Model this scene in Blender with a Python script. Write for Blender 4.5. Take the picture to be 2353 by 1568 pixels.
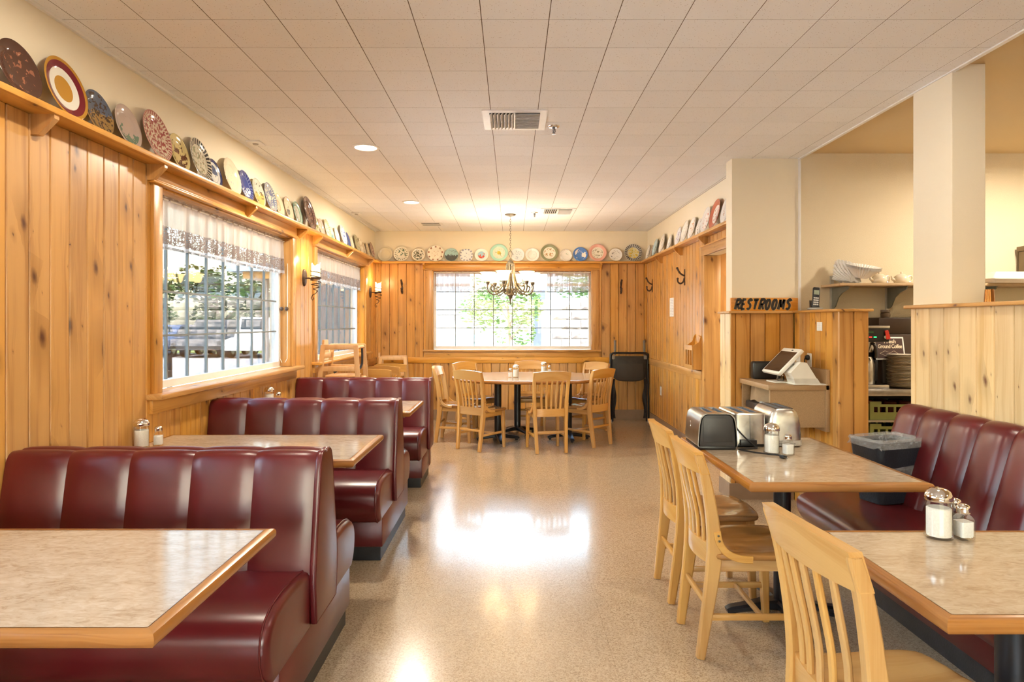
import bpy, bmesh, math, random
from mathutils import Vector, Matrix
random.seed(7)
S = bpy.context.scene
for o in list(bpy.data.objects): bpy.data.objects.remove(o, do_unlink=True)
COL = S.collection
PI = math.pi
# ------------------------------------------------------------------ camera
FPX = 1516.0                      # focal length in pixels of the 2353 px wide frame
EYE = 1.42
cam_d = bpy.data.cameras.new('camera'); cam = bpy.data.objects.new('camera', cam_d); COL.objects.link(cam)
cam.location = (0, 0, EYE); cam.rotation_euler = (PI/2, 0, 0)
cam_d.sensor_width = 36.0; cam_d.lens = FPX/2353*36.0
cam_d.shift_x = 0.0; cam_d.shift_y = -42.0/2353; cam_d.clip_start = 0.02; cam_d.clip_end = 400
S.camera = cam
# ------------------------------------------------------------------ view
vs = S.view_settings
S.display_settings.display_device = 'sRGB'
vs.view_transform = 'Standard'; vs.look = 'None'; vs.gamma = 1.0; vs.use_curve_mapping = False
vs.exposure = 0.58
S.cycles.use_denoising = True
S.cycles.use_adaptive_sampling = True; S.cycles.adaptive_threshold = .14; S.cycles.adaptive_min_samples = 20
S.cycles.max_bounces = 6; S.cycles.diffuse_bounces = 4; S.cycles.glossy_bounces = 3
S.cycles.transparent_max_bounces = 10; S.cycles.transmission_bounces = 3
S.cycles.sample_clamp_indirect = 8.0; S.cycles.caustics_reflective = False; S.cycles.caustics_refractive = False
# ------------------------------------------------------------------ sky and sun
W = bpy.data.worlds.new('sky'); S.world = W; W.use_nodes = True
nt = W.node_tree; nt.nodes.clear()
_o = nt.nodes.new('ShaderNodeOutputWorld'); _b = nt.nodes.new('ShaderNodeBackground'); _s = nt.nodes.new('ShaderNodeTexSky')
_s.sky_type = 'NISHITA'; _s.sun_disc = False; _s.sun_elevation = math.radians(52); _s.sun_rotation = math.radians(150)
_s.air_density = 1.6; _s.dust_density = 3.5; _s.ozone_density = 1.0
SKY = 2.7
_b.inputs['Strength'].default_value = SKY
nt.links.new(_s.outputs[0], _b.inputs['Color']); nt.links.new(_b.outputs[0], _o.inputs['Surface'])
sun_d = bpy.data.lights.new('sun', 'SUN'); sun = bpy.data.objects.new('sun', sun_d); COL.objects.link(sun)
sun_d.energy = 6.5; sun_d.angle = 0.01; sun_d.color = (1, .95, .86)
sun.rotation_euler = Vector((-.42, .62, -.95)).to_track_quat('-Z', 'Y').to_euler()
WARM = (1.0, .89, .72)
CAN_W = 34.0        # each recessed ceiling can
BULB_W = 5.0        # each chandelier bulb
SCONCE_W = 3.5
KITCHEN_W = 36.0
# ------------------------------------------------------------------ object helpers
def prop(o, label=None, cat=None, group=None, kind=None):
    if label: o['label'] = label
    if cat: o['category'] = cat
    if group: o['group'] = group
    if kind: o['kind'] = kind
    return o
def thing(name, label, cat, loc=(0,0,0), rz=0, group=None):
    o = bpy.data.objects.new(name, None); COL.objects.link(o); o.empty_display_size = .05
    o.location = loc; o.rotation_euler = (0, 0, rz)
    return prop(o, label, cat, group)
def copy_tree(o, parent=None):
    c = o.copy(); COL.objects.link(c)
    if parent is not None: c.parent = parent
    for ch in list(o.children): copy_tree(ch, c)
    return c
def place(o, loc, rz=None, label=None, group=None):
    o.location = loc
    if rz is not None: o.rotation_euler = (0, 0, rz)
    if label: o['label'] = label
    if group: o['group'] = group
    return o
def inst(mesh, name, parent=None, loc=(0,0,0), rot=(0,0,0), mat=None):
    o = bpy.data.objects.new(name, mesh); COL.objects.link(o); o.location = loc; o.rotation_euler = rot
    if parent: o.parent = parent
    if mat:
        o.material_slots[0].link = 'OBJECT'; o.material_slots[0].material = mat
    return o
def lerp(a, b, t): return a+(b-a)*t
def at(px, py, Y): return Vector(((px-1176)*Y/FPX, Y, EYE-(py-742)*Y/FPX))
class MB:
    """collects shapes; build() links them as one mesh object"""
    def __init__(s): s.v = []; s.f = []
    def add(s, vs_, fs):
        n = len(s.v); s.v += [tuple(p) for p in vs_]; s.f += [tuple(i+n for i in f) for f in fs]; return s
    def box(s, x0, x1, y0, y1, z0, z1):
        return s.add([(x0,y0,z0),(x1,y0,z0),(x1,y1,z0),(x0,y1,z0),(x0,y0,z1),(x1,y0,z1),(x1,y1,z1),(x0,y1,z1)],
                     [(0,3,2,1),(4,5,6,7),(0,1,5,4),(1,2,6,5),(2,3,7,6),(3,0,4,7)])
    def bm(s, bm, mat=None):
        if mat is not None: bmesh.ops.transform(bm, matrix=mat, verts=bm.verts)
        bm.verts.index_update()
        s.add([v.co[:] for v in bm.verts], [[v.index for v in f.verts] for f in bm.faces]); bm.free(); return s
    def rbox(s, x0, x1, y0, y1, z0, z1, r=.01, seg=2):
        bm = bmesh.new(); bmesh.ops.create_cube(bm, size=1)
        bmesh.ops.scale(bm, vec=(x1-x0, y1-y0, z1-z0), verts=bm.verts)
        r = min(r, .49*min(x1-x0, y1-y0, z1-z0))
        bmesh.ops.bevel(bm, geom=bm.edges[:], offset=r, segments=seg, profile=.5, affect='EDGES')
        return s.bm(bm, Matrix.Translation(((x0+x1)/2, (y0+y1)/2, (z0+z1)/2)))
    def prism(s, pts, axis, a0, a1):
        """polygon pts in the plane normal to axis; x:(y,z) y:(x,z) z:(x,y)"""
        def P(p, a): return (a, p[0], p[1]) if axis == 'x' else (p[0], a, p[1]) if axis == 'y' else (p[0], p[1], a)
        n = len(pts)
        return s.add([P(p, a0) for p in pts]+[P(p, a1) for p in pts],
                     [tuple(range(n))[::-1], tuple(range(n, 2*n))]+[(i, (i+1) % n, n+(i+1) % n, n+i) for i in range(n)])
    def loft(s, loops, caps=True, closed=True):
        n = len(loops[0]); vs_ = [p for L in loops for p in L]; fs = []
        for k in range(len(loops)-1):
            for i in range(n if closed else n-1):
                j = (i+1) % n; fs.append((k*n+i, k*n+j, (k+1)*n+j, (k+1)*n+i))
        if caps and closed:
            fs.append(tuple(range(n))[::-1]); fs.append(tuple((len(loops)-1)*n+i for i in range(n)))
        return s.add(vs_, fs)
    def grid(s, fn, nu, nv):
        vs_ = [fn(i/nu, j/nv) for j in range(nv+1) for i in range(nu+1)]
        return s.add(vs_, [(j*(nu+1)+i, j*(nu+1)+i+1, (j+1)*(nu+1)+i+1, (j+1)*(nu+1)+i) for j in range(nv) for i in range(nu)])
    def lathe(s, prof, c=(0,0,0), seg=24, caps=True, sx=1, sy=1):
        loops = [[(c[0]+r*sx*math.cos(2*PI*i/seg), c[1]+r*sy*math.sin(2*PI*i/seg), c[2]+z) for i in range(seg)] for r, z in prof]
        return s.loft(loops, caps)
    def tube(s, path, r, seg=8, caps=True, closed=False, flat=1.0, up=None):
        path = [Vector(p) for p in path]; n = len(path); loops = []
        prev = None
        for k, p in enumerate(path):
            if closed: t = (path[(k+1) % n]-path[k-1])
            else: t = path[min(k+1, n-1)]-path[max(k-1, 0)]
            t.normalize()
            if prev is None:
                a = Vector(up) if up else (Vector((0,0,1)) if abs(t.z) < .9 else Vector((1,0,0)))
            else: a = prev
            u = (a-t*a.dot(t))
            if u.length < 1e-6: u = t.orthogonal()
            u.normalize(); w = t.cross(u); prev = u
            rr = r[k] if isinstance(r, (list, tuple)) else r
            loops.append([p+u*rr*math.cos(2*PI*i/seg)+w*rr*flat*math.sin(2*PI*i/seg) for i in range(seg)])
        if closed:
            loops.append(loops[0]); return s.loft(loops, False)
        return s.loft(loops, caps)
    def bar(s, path, w, h, up=(0,0,1), ch=.0):
        """rectangular section (w across, h along up) swept along path; w,h may be lists"""
        path = [Vector(p) for p in path]; n = len(path); loops = []
        for k, p in enumerate(path):
            t = (path[min(k+1, n-1)]-path[max(k-1, 0)]).normalized()
            u = Vector(up); u = (u-t*u.dot(t)).normalized(); x = t.cross(u)
            a = (w[k] if isinstance(w, (list, tuple)) else w)/2; b = (h[k] if isinstance(h, (list, tuple)) else h)/2
            c = min(ch, a*.8, b*.8)
            q = [(a-c,b),(-a+c,b),(-a,b-c),(-a,-b+c),(-a+c,-b),(a-c,-b),(a,-b+c),(a,b-c)] if ch else [(a,b),(-a,b),(-a,-b),(a,-b)]
            loops.append([p+x*i+u*j for i, j in q])
        return s.loft(loops, True)
    def ball(s, c, r, seg=10, sz=1.0):
        pr = [(r*math.sin(PI*k/6)+1e-4, -r*sz*math.cos(PI*k/6)) for k in range(7)]
        return s.lathe(pr, c, seg)
    def xf(s, m, start=0):
        s.v = s.v[:start]+[tuple(m @ Vector(p)) for p in s.v[start:]]; return s
    def mesh(s, name, mat, smooth=35):
        me = bpy.data.meshes.new(name); me.from_pydata(s.v, [], s.f)
        bm = bmesh.new(); bm.from_mesh(me); bmesh.ops.recalc_face_normals(bm, faces=bm.faces); bm.to_mesh(me); bm.free()
        if mat: me.materials.append(mat)
        if smooth:
            me.polygons.foreach_set('use_smooth', [True]*len(me.polygons)); me.set_sharp_from_angle(angle=math.radians(smooth))
        me.update(); return me
    def build(s, name, mat, parent=None, smooth=35, loc=(0,0,0), rot=(0,0,0)):
        return inst(s.mesh(name, mat, smooth), name, parent, loc, rot)
def B(): return MB()
def one(name, mb, mat, label, cat, group=None, loc=(0,0,0), rot=(0,0,0), smooth=35):
    return prop(mb.build(name, mat, None, smooth, loc, rot), label, cat, group)
def rrect(x0, x1, y0, y1, r, n=4, off=0.0):
    x0 -= off; x1 += off; y0 -= off; y1 += off; r = max(r+off, .0005); P = []
    for cx, cy, a in ((x1-r, y1-r, 0), (x0+r, y1-r, PI/2), (x0+r, y0+r, PI), (x1-r, y0+r, 1.5*PI)):
        for k in range(n+1):
            t = a+PI/2*k/n; P.append((cx+r*math.cos(t), cy+r*math.sin(t)))
    return P
def bez(p, n=12):
    """Catmull-Rom through points"""
    p = [Vector(q) for q in p]; out = []
    for i in range(len(p)-1):
        a, b, c, d = p[max(i-1, 0)], p[i], p[i+1], p[min(i+2, len(p)-1)]
        for k in range(n):
            t = k/n; out.append(.5*((2*b)+(c-a)*t+(2*a-5*b+4*c-d)*t*t+(3*b-a-3*c+d)*t**3))
    out.append(p[-1]); return out
# ------------------------------------------------------------------ materials
class NT:
    def __init__(s, name):
        s.m = bpy.data.materials.new(name); s.m.use_nodes = True; s.t = s.m.node_tree; s.t.nodes.clear()
        s.out = s.n('ShaderNodeOutputMaterial')
    def n(s, ty, ins=None, **kw):
        x = s.t.nodes.new(ty)
        for k, v in kw.items(): setattr(x, k, v)
        for k, v in (ins or {}).items():
            if hasattr(v, 'links') and hasattr(v, 'is_output'): s.t.links.new(v, x.inputs[k])
            else: x.inputs[k].default_value = v
        return x
    def link(s, a, b): s.t.links.new(a, b)
    def math(s, op, a, b=0.0, c=None, clamp=False):
        x = s.n('ShaderNodeMath', {0: a, 1: b}, operation=op, use_clamp=clamp)
        if c is not None:
            if hasattr(c, 'links'): s.link(c, x.inputs[2])
            else: x.inputs[2].default_value = c
        return x.outputs[0]
    def ramp(s, fac, stops, interp='LINEAR'):
        x = s.n('ShaderNodeValToRGB', {0: fac}); r = x.color_ramp; r.interpolation = interp
        while len(r.elements) > 1: r.elements.remove(r.elements[0])
        r.elements[0].position = stops[0][0]; r.elements[0].color = c4(stops[0][1])
        for p, c in stops[1:]:
            e = r.elements.new(p); e.color = c4(c)
        return x.outputs[0]
    def mix(s, f, a, b, blend='MIX'):
        x = s.n('ShaderNodeMix', data_type='RGBA', blend_type=blend)
        for i, v in ((0, f), (6, a), (7, b)):
            if hasattr(v, 'links'): s.link(v, x.inputs[i])
            else: x.inputs[i].default_value = v if i == 0 else c4(v)
        return x.outputs[2]
    def noise(s, vec, scale, detail=3, rough=.55, dist=0.0, dim='3D'):
        x = s.n('ShaderNodeTexNoise', {'Scale': scale, 'Detail': detail, 'Roughness': rough, 'Distortion': dist}, noise_dimensions=dim)
        if vec is not None: s.link(vec, x.inputs['Vector'])
        return x.outputs[0]
    def bsdf(s, color, rough=.5, metal=0.0, spec=.5, normal=None, **kw):
        ins = {'Base Color': c4(color) if isinstance(color, (tuple, list)) else color, 'Roughness': rough, 'Metallic': metal, 'Specular IOR Level': spec}
        for k, v in kw.items(): ins[k.replace('_', ' ')] = v
        b = s.n('ShaderNodeBsdfPrincipled', ins)
        if normal is not None: s.link(normal, b.inputs['Normal'])
        s.link(b.outputs[0], s.out.inputs[0]); return b
    def bump(s, h, strength=.2, dist=.01):
        return s.n('ShaderNodeBump', {'Height': h, 'Strength': strength, 'Distance': dist}).outputs[0]
def c4(c): return (c[0], c[1], c[2], 1.0) if len(c) == 3 else tuple(c)
def srgb(r, g, b):
    f = lambda u: (u/255)/12.92 if u/255 <= .04045 else ((u/255+.055)/1.055)**2.4
    return (f(r), f(g), f(b))
_plain = {}
def plain(name, col, rough=.5, metal=0.0, spec=.5, vary=.06, scale=14, bump=0.0, **kw):
    if name in _plain: return _plain[name]
    t = NT(name); tc = t.n('ShaderNodeTexCoord').outputs['Object']
    n = t.noise(tc, scale, 1)
    d = tuple(max(0, c*(1-vary*1.5)) for c in col); l = tuple(min(1, c*(1+vary)) for c in col)
    t.bsdf(t.ramp(n, [(.3, d), (.7, l)]), rough, metal, spec, t.bump(t.noise(tc, scale*8, 1), bump, .004) if bump else None, **kw)
    _plain[name] = t.m; return t.m
def emit(name, col, strength):
    t = NT(name); e = t.n('ShaderNodeEmission', {'Color': c4(col), 'Strength': strength}); t.link(e.outputs[0], t.out.inputs[0]); return t.m
def wood(name, along, light, dark, knot=None, rough=.32, fine=1.0, knots=.05, ring=1.0):
    """timber; along = local axis the grain runs on"""
    t = NT(name); tc = t.n('ShaderNodeTexCoord').outputs['Object']; rnd = t.n('ShaderNodeObjectInfo').outputs['Random']
    sx = t.n('ShaderNodeSeparateXYZ', {0: tc}); o = sx.outputs
    al = {'x': o[0], 'y': o[1], 'z': o[2]}[along]
    others = [o[i] for i, a in enumerate('xyz') if a != along]
    ac = t.math('ADD', others[0], others[1])
    ac = t.math('ADD', ac, t.math('MULTIPLY', rnd, 37.3)); al = t.math('ADD', al, t.math('MULTIPLY', rnd, 91.7))
    # knots: cells stretched a little along the grain; the rings around them bend the grain
    wrp = t.math('MULTIPLY', t.math('SUBTRACT', t.noise(t.n('ShaderNodeCombineXYZ', {0: t.math('MULTIPLY', ac, 30.0), 1: t.math('MULTIPLY', al, 22.0), 2: rnd}).outputs[0], 1.0, 2), .5), .10)
    kv = t.n('ShaderNodeCombineXYZ', {0: t.math('ADD', t.math('ADD', wrp, t.math('MULTIPLY', ac, 6.0)), t.math('MULTIPLY', al, .8)), 1: t.math('MULTIPLY', al, 3.0), 2: 0.0}).outputs[0]
    vn = t.n('ShaderNodeTexVoronoi', {'Vector': kv, 'Scale': 1.0, 'Randomness': 1.0}, voronoi_dimensions='2D'); vor = vn.outputs['Distance']
    bend = t.math('MULTIPLY', t.math('SUBTRACT', .35, vor, clamp=True), .035)
    ac2 = t.math('ADD', ac, bend)
    g1 = t.noise(t.n('ShaderNodeCombineXYZ', {0: t.math('MULTIPLY', ac2, 26*ring), 1: t.math('MULTIPLY', al, .9), 2: rnd}).outputs[0], 1.0, 2, .5, .6)
    g2 = t.noise(t.n('ShaderNodeCombineXYZ', {0: t.math('MULTIPLY', ac2, 260*fine), 1: t.math('MULTIPLY', al, 5.0), 2: rnd}).outputs[0], 1.0, 2)
    fac = t.math('ADD', t.math('MULTIPLY', g1, .75), t.math('MULTIPLY', g2, .25))
    col = t.ramp(fac, [(.30, dark), (.52, light), (.75, tuple(min(1, c*1.06) for c in light))])
    # board-to-board tone
    tone = t.n('ShaderNodeHueSaturation', {'Hue': .5, 'Saturation': t.math('ADD', .94, t.math('MULTIPLY', rnd, .14)), 'Value': t.math('ADD', .88, t.math('MULTIPLY', rnd, .2)), 'Fac': 1.0, 'Color': col}).outputs[0]
    if knot:
        vcol = t.n('ShaderNodeSeparateColor', {0: vn.outputs['Color']}).outputs[0]
        wob = t.math('ADD', vor, t.math('MULTIPLY', t.math('SUBTRACT', g2, .5), .05))
        size = t.math('ADD', .010, t.math('MULTIPLY', t.math('POWER', vcol, 3.0), knots*3.4))
        core = t.math('SUBTRACT', 1.0, t.math('DIVIDE', wob, size), clamp=True)
        halo = t.math('SUBTRACT', 1.0, t.math('DIVIDE', wob, t.math('MULTIPLY', size, 4.0)), clamp=True)
        tone = t.mix(t.math('MULTIPLY', halo, .55), tone, tuple(d*.62 for d in dark))
        tone = t.mix(t.math('MULTIPLY', core, 1.25, clamp=True), tone, knot)
    t.bsdf(tone, rough, 0, .5)
    return t.m
HON_L, HON_D, KN = (.62, .325, .090), (.43, .190, .040), (.10, .032, .012)
PINE = {a: wood('honey_pine_'+a, a, HON_L, HON_D, KN, .30) for a in 'xyz'}
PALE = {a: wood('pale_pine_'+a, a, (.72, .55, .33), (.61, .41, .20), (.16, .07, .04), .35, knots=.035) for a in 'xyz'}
PART = {a: wood('amber_pine_'+a, a, (.58, .285, .075), (.40, .160, .030), (.09, .025, .01), .30) for a in 'xyz'}
MAPLE = {a: wood('chair_beech_'+a, a, (.60, .34, .115), (.50, .25, .07), None, .26, ring=.6) for a in 'xyz'}
SEATW = wood('chair_seat_wood', 'y', (.33, .165, .062), (.25, .11, .036), None, .13, ring=.8)
OAK = {a: wood('oak_edge_'+a, a, (.37, .160, .045), (.23, .085, .020), None, .25, fine=.6, ring=1.6) for a in 'xy'}
HICH = wood('highchair_wood', 'z', (.66, .40, .19), (.55, .30, .12), None, .35, ring=.6)
def mk_vinyl():
    t = NT('burgundy_vinyl'); tc = t.n('ShaderNodeTexCoord').outputs['Object']
    n = t.noise(tc, 4, 1)
    t.bsdf(t.ramp(n, [(.3, (.078, .0058, .0078)), (.7, (.108, .0092, .0115))]), t.math('ADD', .27, t.math('MULTIPLY', n, .05)), 0, .55); return t.m
VINYL = mk_vinyl()
def mk_laminate():
    t = NT('beige_laminate'); tc = t.n('ShaderNodeTexCoord').outputs['Object']
    mp = t.n('ShaderNodeMapping', {'Vector': tc, 'Rotation': (0, 0, .35), 'Scale': (1, 2.2, 1)}).outputs[0]
    a = t.noise(mp, 22, 6, .65, 1.4); b = t.noise(mp, 7, 4, .6, .6)
    col = t.ramp(t.math('ADD', t.math('MULTIPLY', a, .65), t.math('MULTIPLY', b, .35)), [(.34, (.33, .23, .145)), (.48, (.45, .345, .24)), (.62, (.53, .425, .315))])
    t.bsdf(col, .11, 0, .7); return t.m
LAMIN = mk_laminate()
def mk_floor():
    t = NT('speckled_vinyl_floor'); tc = t.n('ShaderNodeTexCoord').outputs['Object']
    a = t.noise(tc, 260, 0, .6); b = t.noise(tc, 3.0, 2, .6)
    v = t.n('ShaderNodeTexVoronoi', {'Vector': tc, 'Scale': 190.0}).outputs['Color']
    sp = t.n('ShaderNodeSeparateColor', {0: v}).outputs[0]
    col = t.ramp(t.math('ADD', t.math('MULTIPLY', sp, .55), t.math('MULTIPLY', a, .45)), [(.2, (.26, .18, .105)), (.45, (.44, .33, .215)), (.8, (.57, .45, .31))])
    col = t.mix(t.math('MULTIPLY', b, .35), col, (.42, .31, .19))
    # faint sheet joints
    sx = t.n('ShaderNodeSeparateXYZ', {0: tc}).outputs
    def seam(c, w, o):
        m = t.math('ABSOLUTE', t.math('SUBTRACT', t.math('MODULO', t.math('ADD', c, 50+o), w), w/2)); return t.math('LESS_THAN', m, .0018)
    sm = t.math('MAXIMUM', seam(sx[0], .914, .3), seam(sx[1], 1.83, .4))
    col = t.mix(t.math('MULTIPLY', sm, .22), col, (.12, .07, .03))
    wav = t.noise(tc, 26, 1, .6); big = t.noise(tc, 2.2, 0)
    h = t.math('ADD', t.math('MULTIPLY', wav, .5), t.math('MULTIPLY', big, .8))
    t.bsdf(col, t.math('ADD', .15, t.math('MULTIPLY', b, .13)), 0, .62, t.bump(h, .05, .008), Coat_Weight=.35, Coat_Roughness=.10); return t.m
FLOORM = mk_floor()
def mk_tile():
    t = NT('ceiling_tile'); tc = t.n('ShaderNodeTexCoord').outputs['Object']; r = t.n('ShaderNodeObjectInfo').outputs['Random']
    p = t.n('ShaderNodeVectorMath', {0: tc, 1: t.n('ShaderNodeCombineXYZ', {0: t.math('MULTIPLY', r, 40), 1: 0, 2: 0}).outputs[0]}, operation='ADD').outputs[0]
    v = t.n('ShaderNodeTexVoronoi', {'Vector': p, 'Scale': 85.0, 'Randomness': 1.0}).outputs['Distance']
    k = t.noise(p, 120, 1, .7)
    hole = t.math('LESS_THAN', t.math('ADD', v, t.math('MULTIPLY', k, .28)), .27)
    base = t.ramp(r, [(0, (.82, .815, .81)), (1, (.86, .855, .85))])
    t.bsdf(t.mix(t.math('MULTIPLY', hole, .75), base, (.33, .25, .17)), .85, 0, .2); return t.m
TILE = mk_tile()
def paint(name, c, sc=90, b=.08):
    t = NT(name); tc = t.n('ShaderNodeTexCoord').outputs['Object']
    n = t.noise(tc, 2.0, 1); f = t.noise(tc, sc, 1, .6)
    t.bsdf(t.ramp(n, [(.3, tuple(x*.97 for x in c)), (.7, c)]), .6, 0, .35, t.bump(f, b, .004)); return t.m
CREAM = paint('cream_paint', (.82, .735, .565))
FRP = paint('pebbled_wall_panel', (.72, .62, .44), 160, .5)
KCEIL = paint('kitchen_ceiling_paint', (.66, .50, .28), 40, .03)
WHITE = plain('white_paint', (.82, .81, .78), .4, vary=.02)
VWHITE = plain('white_vinyl_frame', (.80, .80, .79), .35, vary=.02)
BLACK = plain('black_plastic', (.012, .012, .014), .38, vary=.1)
BLACKM = plain('black_metal', (.016, .017, .022), .34, .3, vary=.1)
KICK = plain('black_rubber_base', (.018, .018, .021), .45, vary=.2, bump=.15)
BASEB = plain('taupe_rubber_base', (.30, .20, .125), .5, vary=.05)
CHROME = plain('chrome', (.78, .77, .75), .10, 1.0, vary=.02)
STEEL = plain('brushed_steel', (.60, .58, .55), .27, 1.0, vary=.08, scale=30)
DSTEEL = plain('dark_steel', (.20, .20, .21), .32, 1.0, vary=.08)
BRONZE = plain('aged_bronze', (.15, .115, .075), .42, .75, vary=.25, scale=40)
NICKEL = plain('antique_nickel', (.17, .145, .105), .42, .75, vary=.2, scale=40)
IRON = plain('dark_iron', (.075, .045, .032), .5, .35, vary=.25, scale=40)
SUGAR = plain('sugar', (.86, .82, .75), .9, vary=.04, scale=200)
SALT = plain('salt', (.88, .87, .84), .9, vary=.03, scale=200)
PEPPER = plain('pepper', (.10, .085, .07), .9, vary=.5, scale=300)
PLASTW = plain('white_plastic', (.80, .78, .74), .30, vary=.02)
PAPER = plain('paper', (.86, .86, .86), .8, vary=.02)
TAUPE = plain('taupe_laminate', (.37, .235, .125), .45, vary=.10, scale=220)
CERAM = plain('cream_china', (.74, .66, .52), .18, vary=.03)
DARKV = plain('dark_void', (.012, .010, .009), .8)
def mk_glass(name, tint=(1,1,1), refl=1.0, rough=0.0):
    t = NT(name); fr = t.n('ShaderNodeFresnel', {'IOR': 1.45}).outputs[0]
    a = t.n('ShaderNodeBsdfTransparent', {'Color': c4(tint)}); g = t.n('ShaderNodeBsdfGlossy', {'Roughness': rough})
    m = t.n('ShaderNodeMixShader', {0: t.math('MULTIPLY', fr, refl), 1: a.outputs[0], 2: g.outputs[0]}); t.link(m.outputs[0], t.out.inputs[0]); return t.m
PANE = mk_glass('window_glass', (.97, .985, .98), .9)
JAR = mk_glass('jar_glass', (.995, .995, .99), 0.45, .02)
# ================================================================== the room shell
XL, XR, YB, ZC = -2.005, 1.985, 9.66, 2.77      # left, right, back wall faces, ceiling
PL = .02                                          # panelling stands proud of the plaster
PW = .1241                                        # width of a tongue-and-groove board
YF = -3.6                                         # wall behind the camera
WIN_Z0, WIN_Z1 = 1.03, 2.19
SHELF = 2.31
_pm = {}
def plank_mesh(h, mat, w=PW):
    k = (round(h, 3), mat.name, round(w, 4))
    if k not in _pm:
        a = w/2-.0015; c = .0085
        _pm[k] = B().prism([(-a, .019), (-a, c), (-a+c*.55, 0), (a-c*.55, 0), (a, c), (a, .019)], 'z', 0, h).mesh('plank', mat, 20)
    return _pm[k]
def planks_y(parent, xface, side, y0, y1, z0, z1, mat, phase, w=PW):
    """boards on a wall that runs along Y; side +1 faces +X"""
    rz = PI/2 if side > 0 else -PI/2
    k = math.floor((y0-phase)/w)
    while True:
        a = max(phase+k*w, y0); b = min(phase+(k+1)*w, y1); k += 1
        if a >= y1-.004: break
        if b-a < .012: continue
        inst(plank_mesh(z1-z0, mat, b-a), 'plank', parent, (xface, (a+b)/2, z0), (0, 0, rz))
def planks_x(parent, yface, x0, x1, z0, z1, mat, phase, w=PW):
    k = math.floor((x0-phase)/w)
    while True:
        a = max(phase+k*w, x0); b = min(phase+(k+1)*w, x1); k += 1
        if a >= x1-.004: break
        if b-a < .012: continue
        inst(plank_mesh(z1-z0, mat, b-a), 'plank', parent, ((a+b)/2, yface, z0), (0, 0, 0))
def struct(name, mb, mat, smooth=20):
    return prop(mb.build(name, mat, None, smooth), kind='structure')
floor = struct('floor', B().box(-2.4, 4.8, YF-.2, 10.0, -.12, 0), FLOORM)
# ---- left wall with three window openings (one beyond the camera)
WINS = [(-.1, 2.15), (3.71, 5.925), (6.67, 8.89)]
b = B(); prev = YF-.2
for a, c in WINS:
    b.box(XL-.17, XL, prev, a, 0, ZC); b.box(XL-.17, XL, a, c, 0, WIN_Z0-.03); b.box(XL-.17, XL, a, c, WIN_Z1, ZC); prev = c
b.box(XL-.17, XL, prev, YB+.2, 0, ZC)
wall_left = struct('wall_left', b, CREAM)
XP = XL+PL
ph = 2.588
segs = []; prev = YF
for a, c in WINS: segs.append((prev, a-.0, .15, SHELF-.03)); segs.append((a, c, .15, WIN_Z0-.1)); prev = c
segs.append((prev, YB-.001, .15, SHELF-.03))
for y0, y1, z0, z1 in segs:
    if y1 > 1.6: planks_y(wall_left, XP, 1, max(y0, 1.6), y1, z0, z1, PINE['z'], ph)
B().box(XL, XP-.004, YF, 1.6, .15, WIN_Z0-.1).build('dado_panel', PINE['z'], wall_left)
struct('baseboard_left', B().box(XL, XP+.006, YF, YB-.02, 0, .15), BASEB)
# ---- back wall
bx0, bx1 = -1.165, 1.175
b = B().box(XL-.17, bx0, YB, YB+.17, 0, ZC).box(bx1, XR+.4, YB, YB+.17, 0, ZC).box(bx0, bx1, YB, YB+.17, 0, WIN_Z0-.03).box(bx0, bx1, YB, YB+.17, WIN_Z1, ZC)
wall_back = struct('wall_back', b, CREAM)
YP = YB-PL
planks_x(wall_back, YP, XP, bx0-.0, .15, SHELF-.03, PINE['z'], -1.915)
planks_x(wall_back, YP, bx1, XR-PL, .15, SHELF-.03, PINE['z'], -1.915)
planks_x(wall_back, YP, bx0, bx1, .15, WIN_Z0-.1, PINE['z'], -1.915)
struct('baseboard_back', B().box(XP, XR-PL, YP-.006, YB, 0, .15), BASEB)
# chair rails
b = B().rbox(XP, XR-PL, YP-.018, YP+.002, .83, .918, .003); prop(b.build('trim_1', PINE['x']), kind='structure')
b = B().rbox(XP-.002, XP+.018, 9.02, YP-.018, .83, .918, .003); prop(b.build('trim_2', PINE['y']), kind='structure')
# corner boards
struct('trim_3', B().rbox(XP, XP+.03, YP-.03, YP, .15, SHELF-.03, .004), PINE['z'])
struct('trim_4', B().rbox(XR-PL-.03, XR-PL, YP-.03, YP, .15, SHELF-.03, .004), PINE['z'])
# ---- right wall of the far bay with the doorway to the restrooms
DY0, DY1, DZ = 5.62, 6.72, 2.105
b = B().box(XR, XR+.12, DY1, YB+.17, 0, ZC).box(XR, XR+.12, 5.53, DY1, DZ, ZC)
wall_right = struct('wall_right', b, CREAM)
XQ = XR-PL
planks_y(wall_right, XQ, -1, DY1+.09, YP, .15, SHELF-.03, PINE['z'], 6.81)
planks_y(wall_right, XQ, -1, 5.53, DY1+.09, DZ+.09, SHELF-.03, PINE['z'], 6.81)
struct('baseboard_right', B().box(XQ-.006, XR, DY1+.09, YP, 0, .15), BASEB)
prop(B().rbox(XQ-.018, XQ+.002, DY1+.09, YP-.03, .83, .918, .003).build('trim_5', PINE['y']), kind='structure')
door = prop(B().rbox(XQ-.012, XR+.135, DY1-.016, DY1+.085, 0, DZ+.0, .003).build('door_1', PINE['z']), kind='structure')
B().rbox(XQ-.014, XQ+.004, 5.5, DY1+.09, DZ, DZ+.09, .003).build('door_head', PINE['y'], door)
B().box(XQ-.03, XR+.02, 5.5, DY1+.12, DZ+.088, DZ+.1).build('door_cap', PINE['y'], door)
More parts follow.
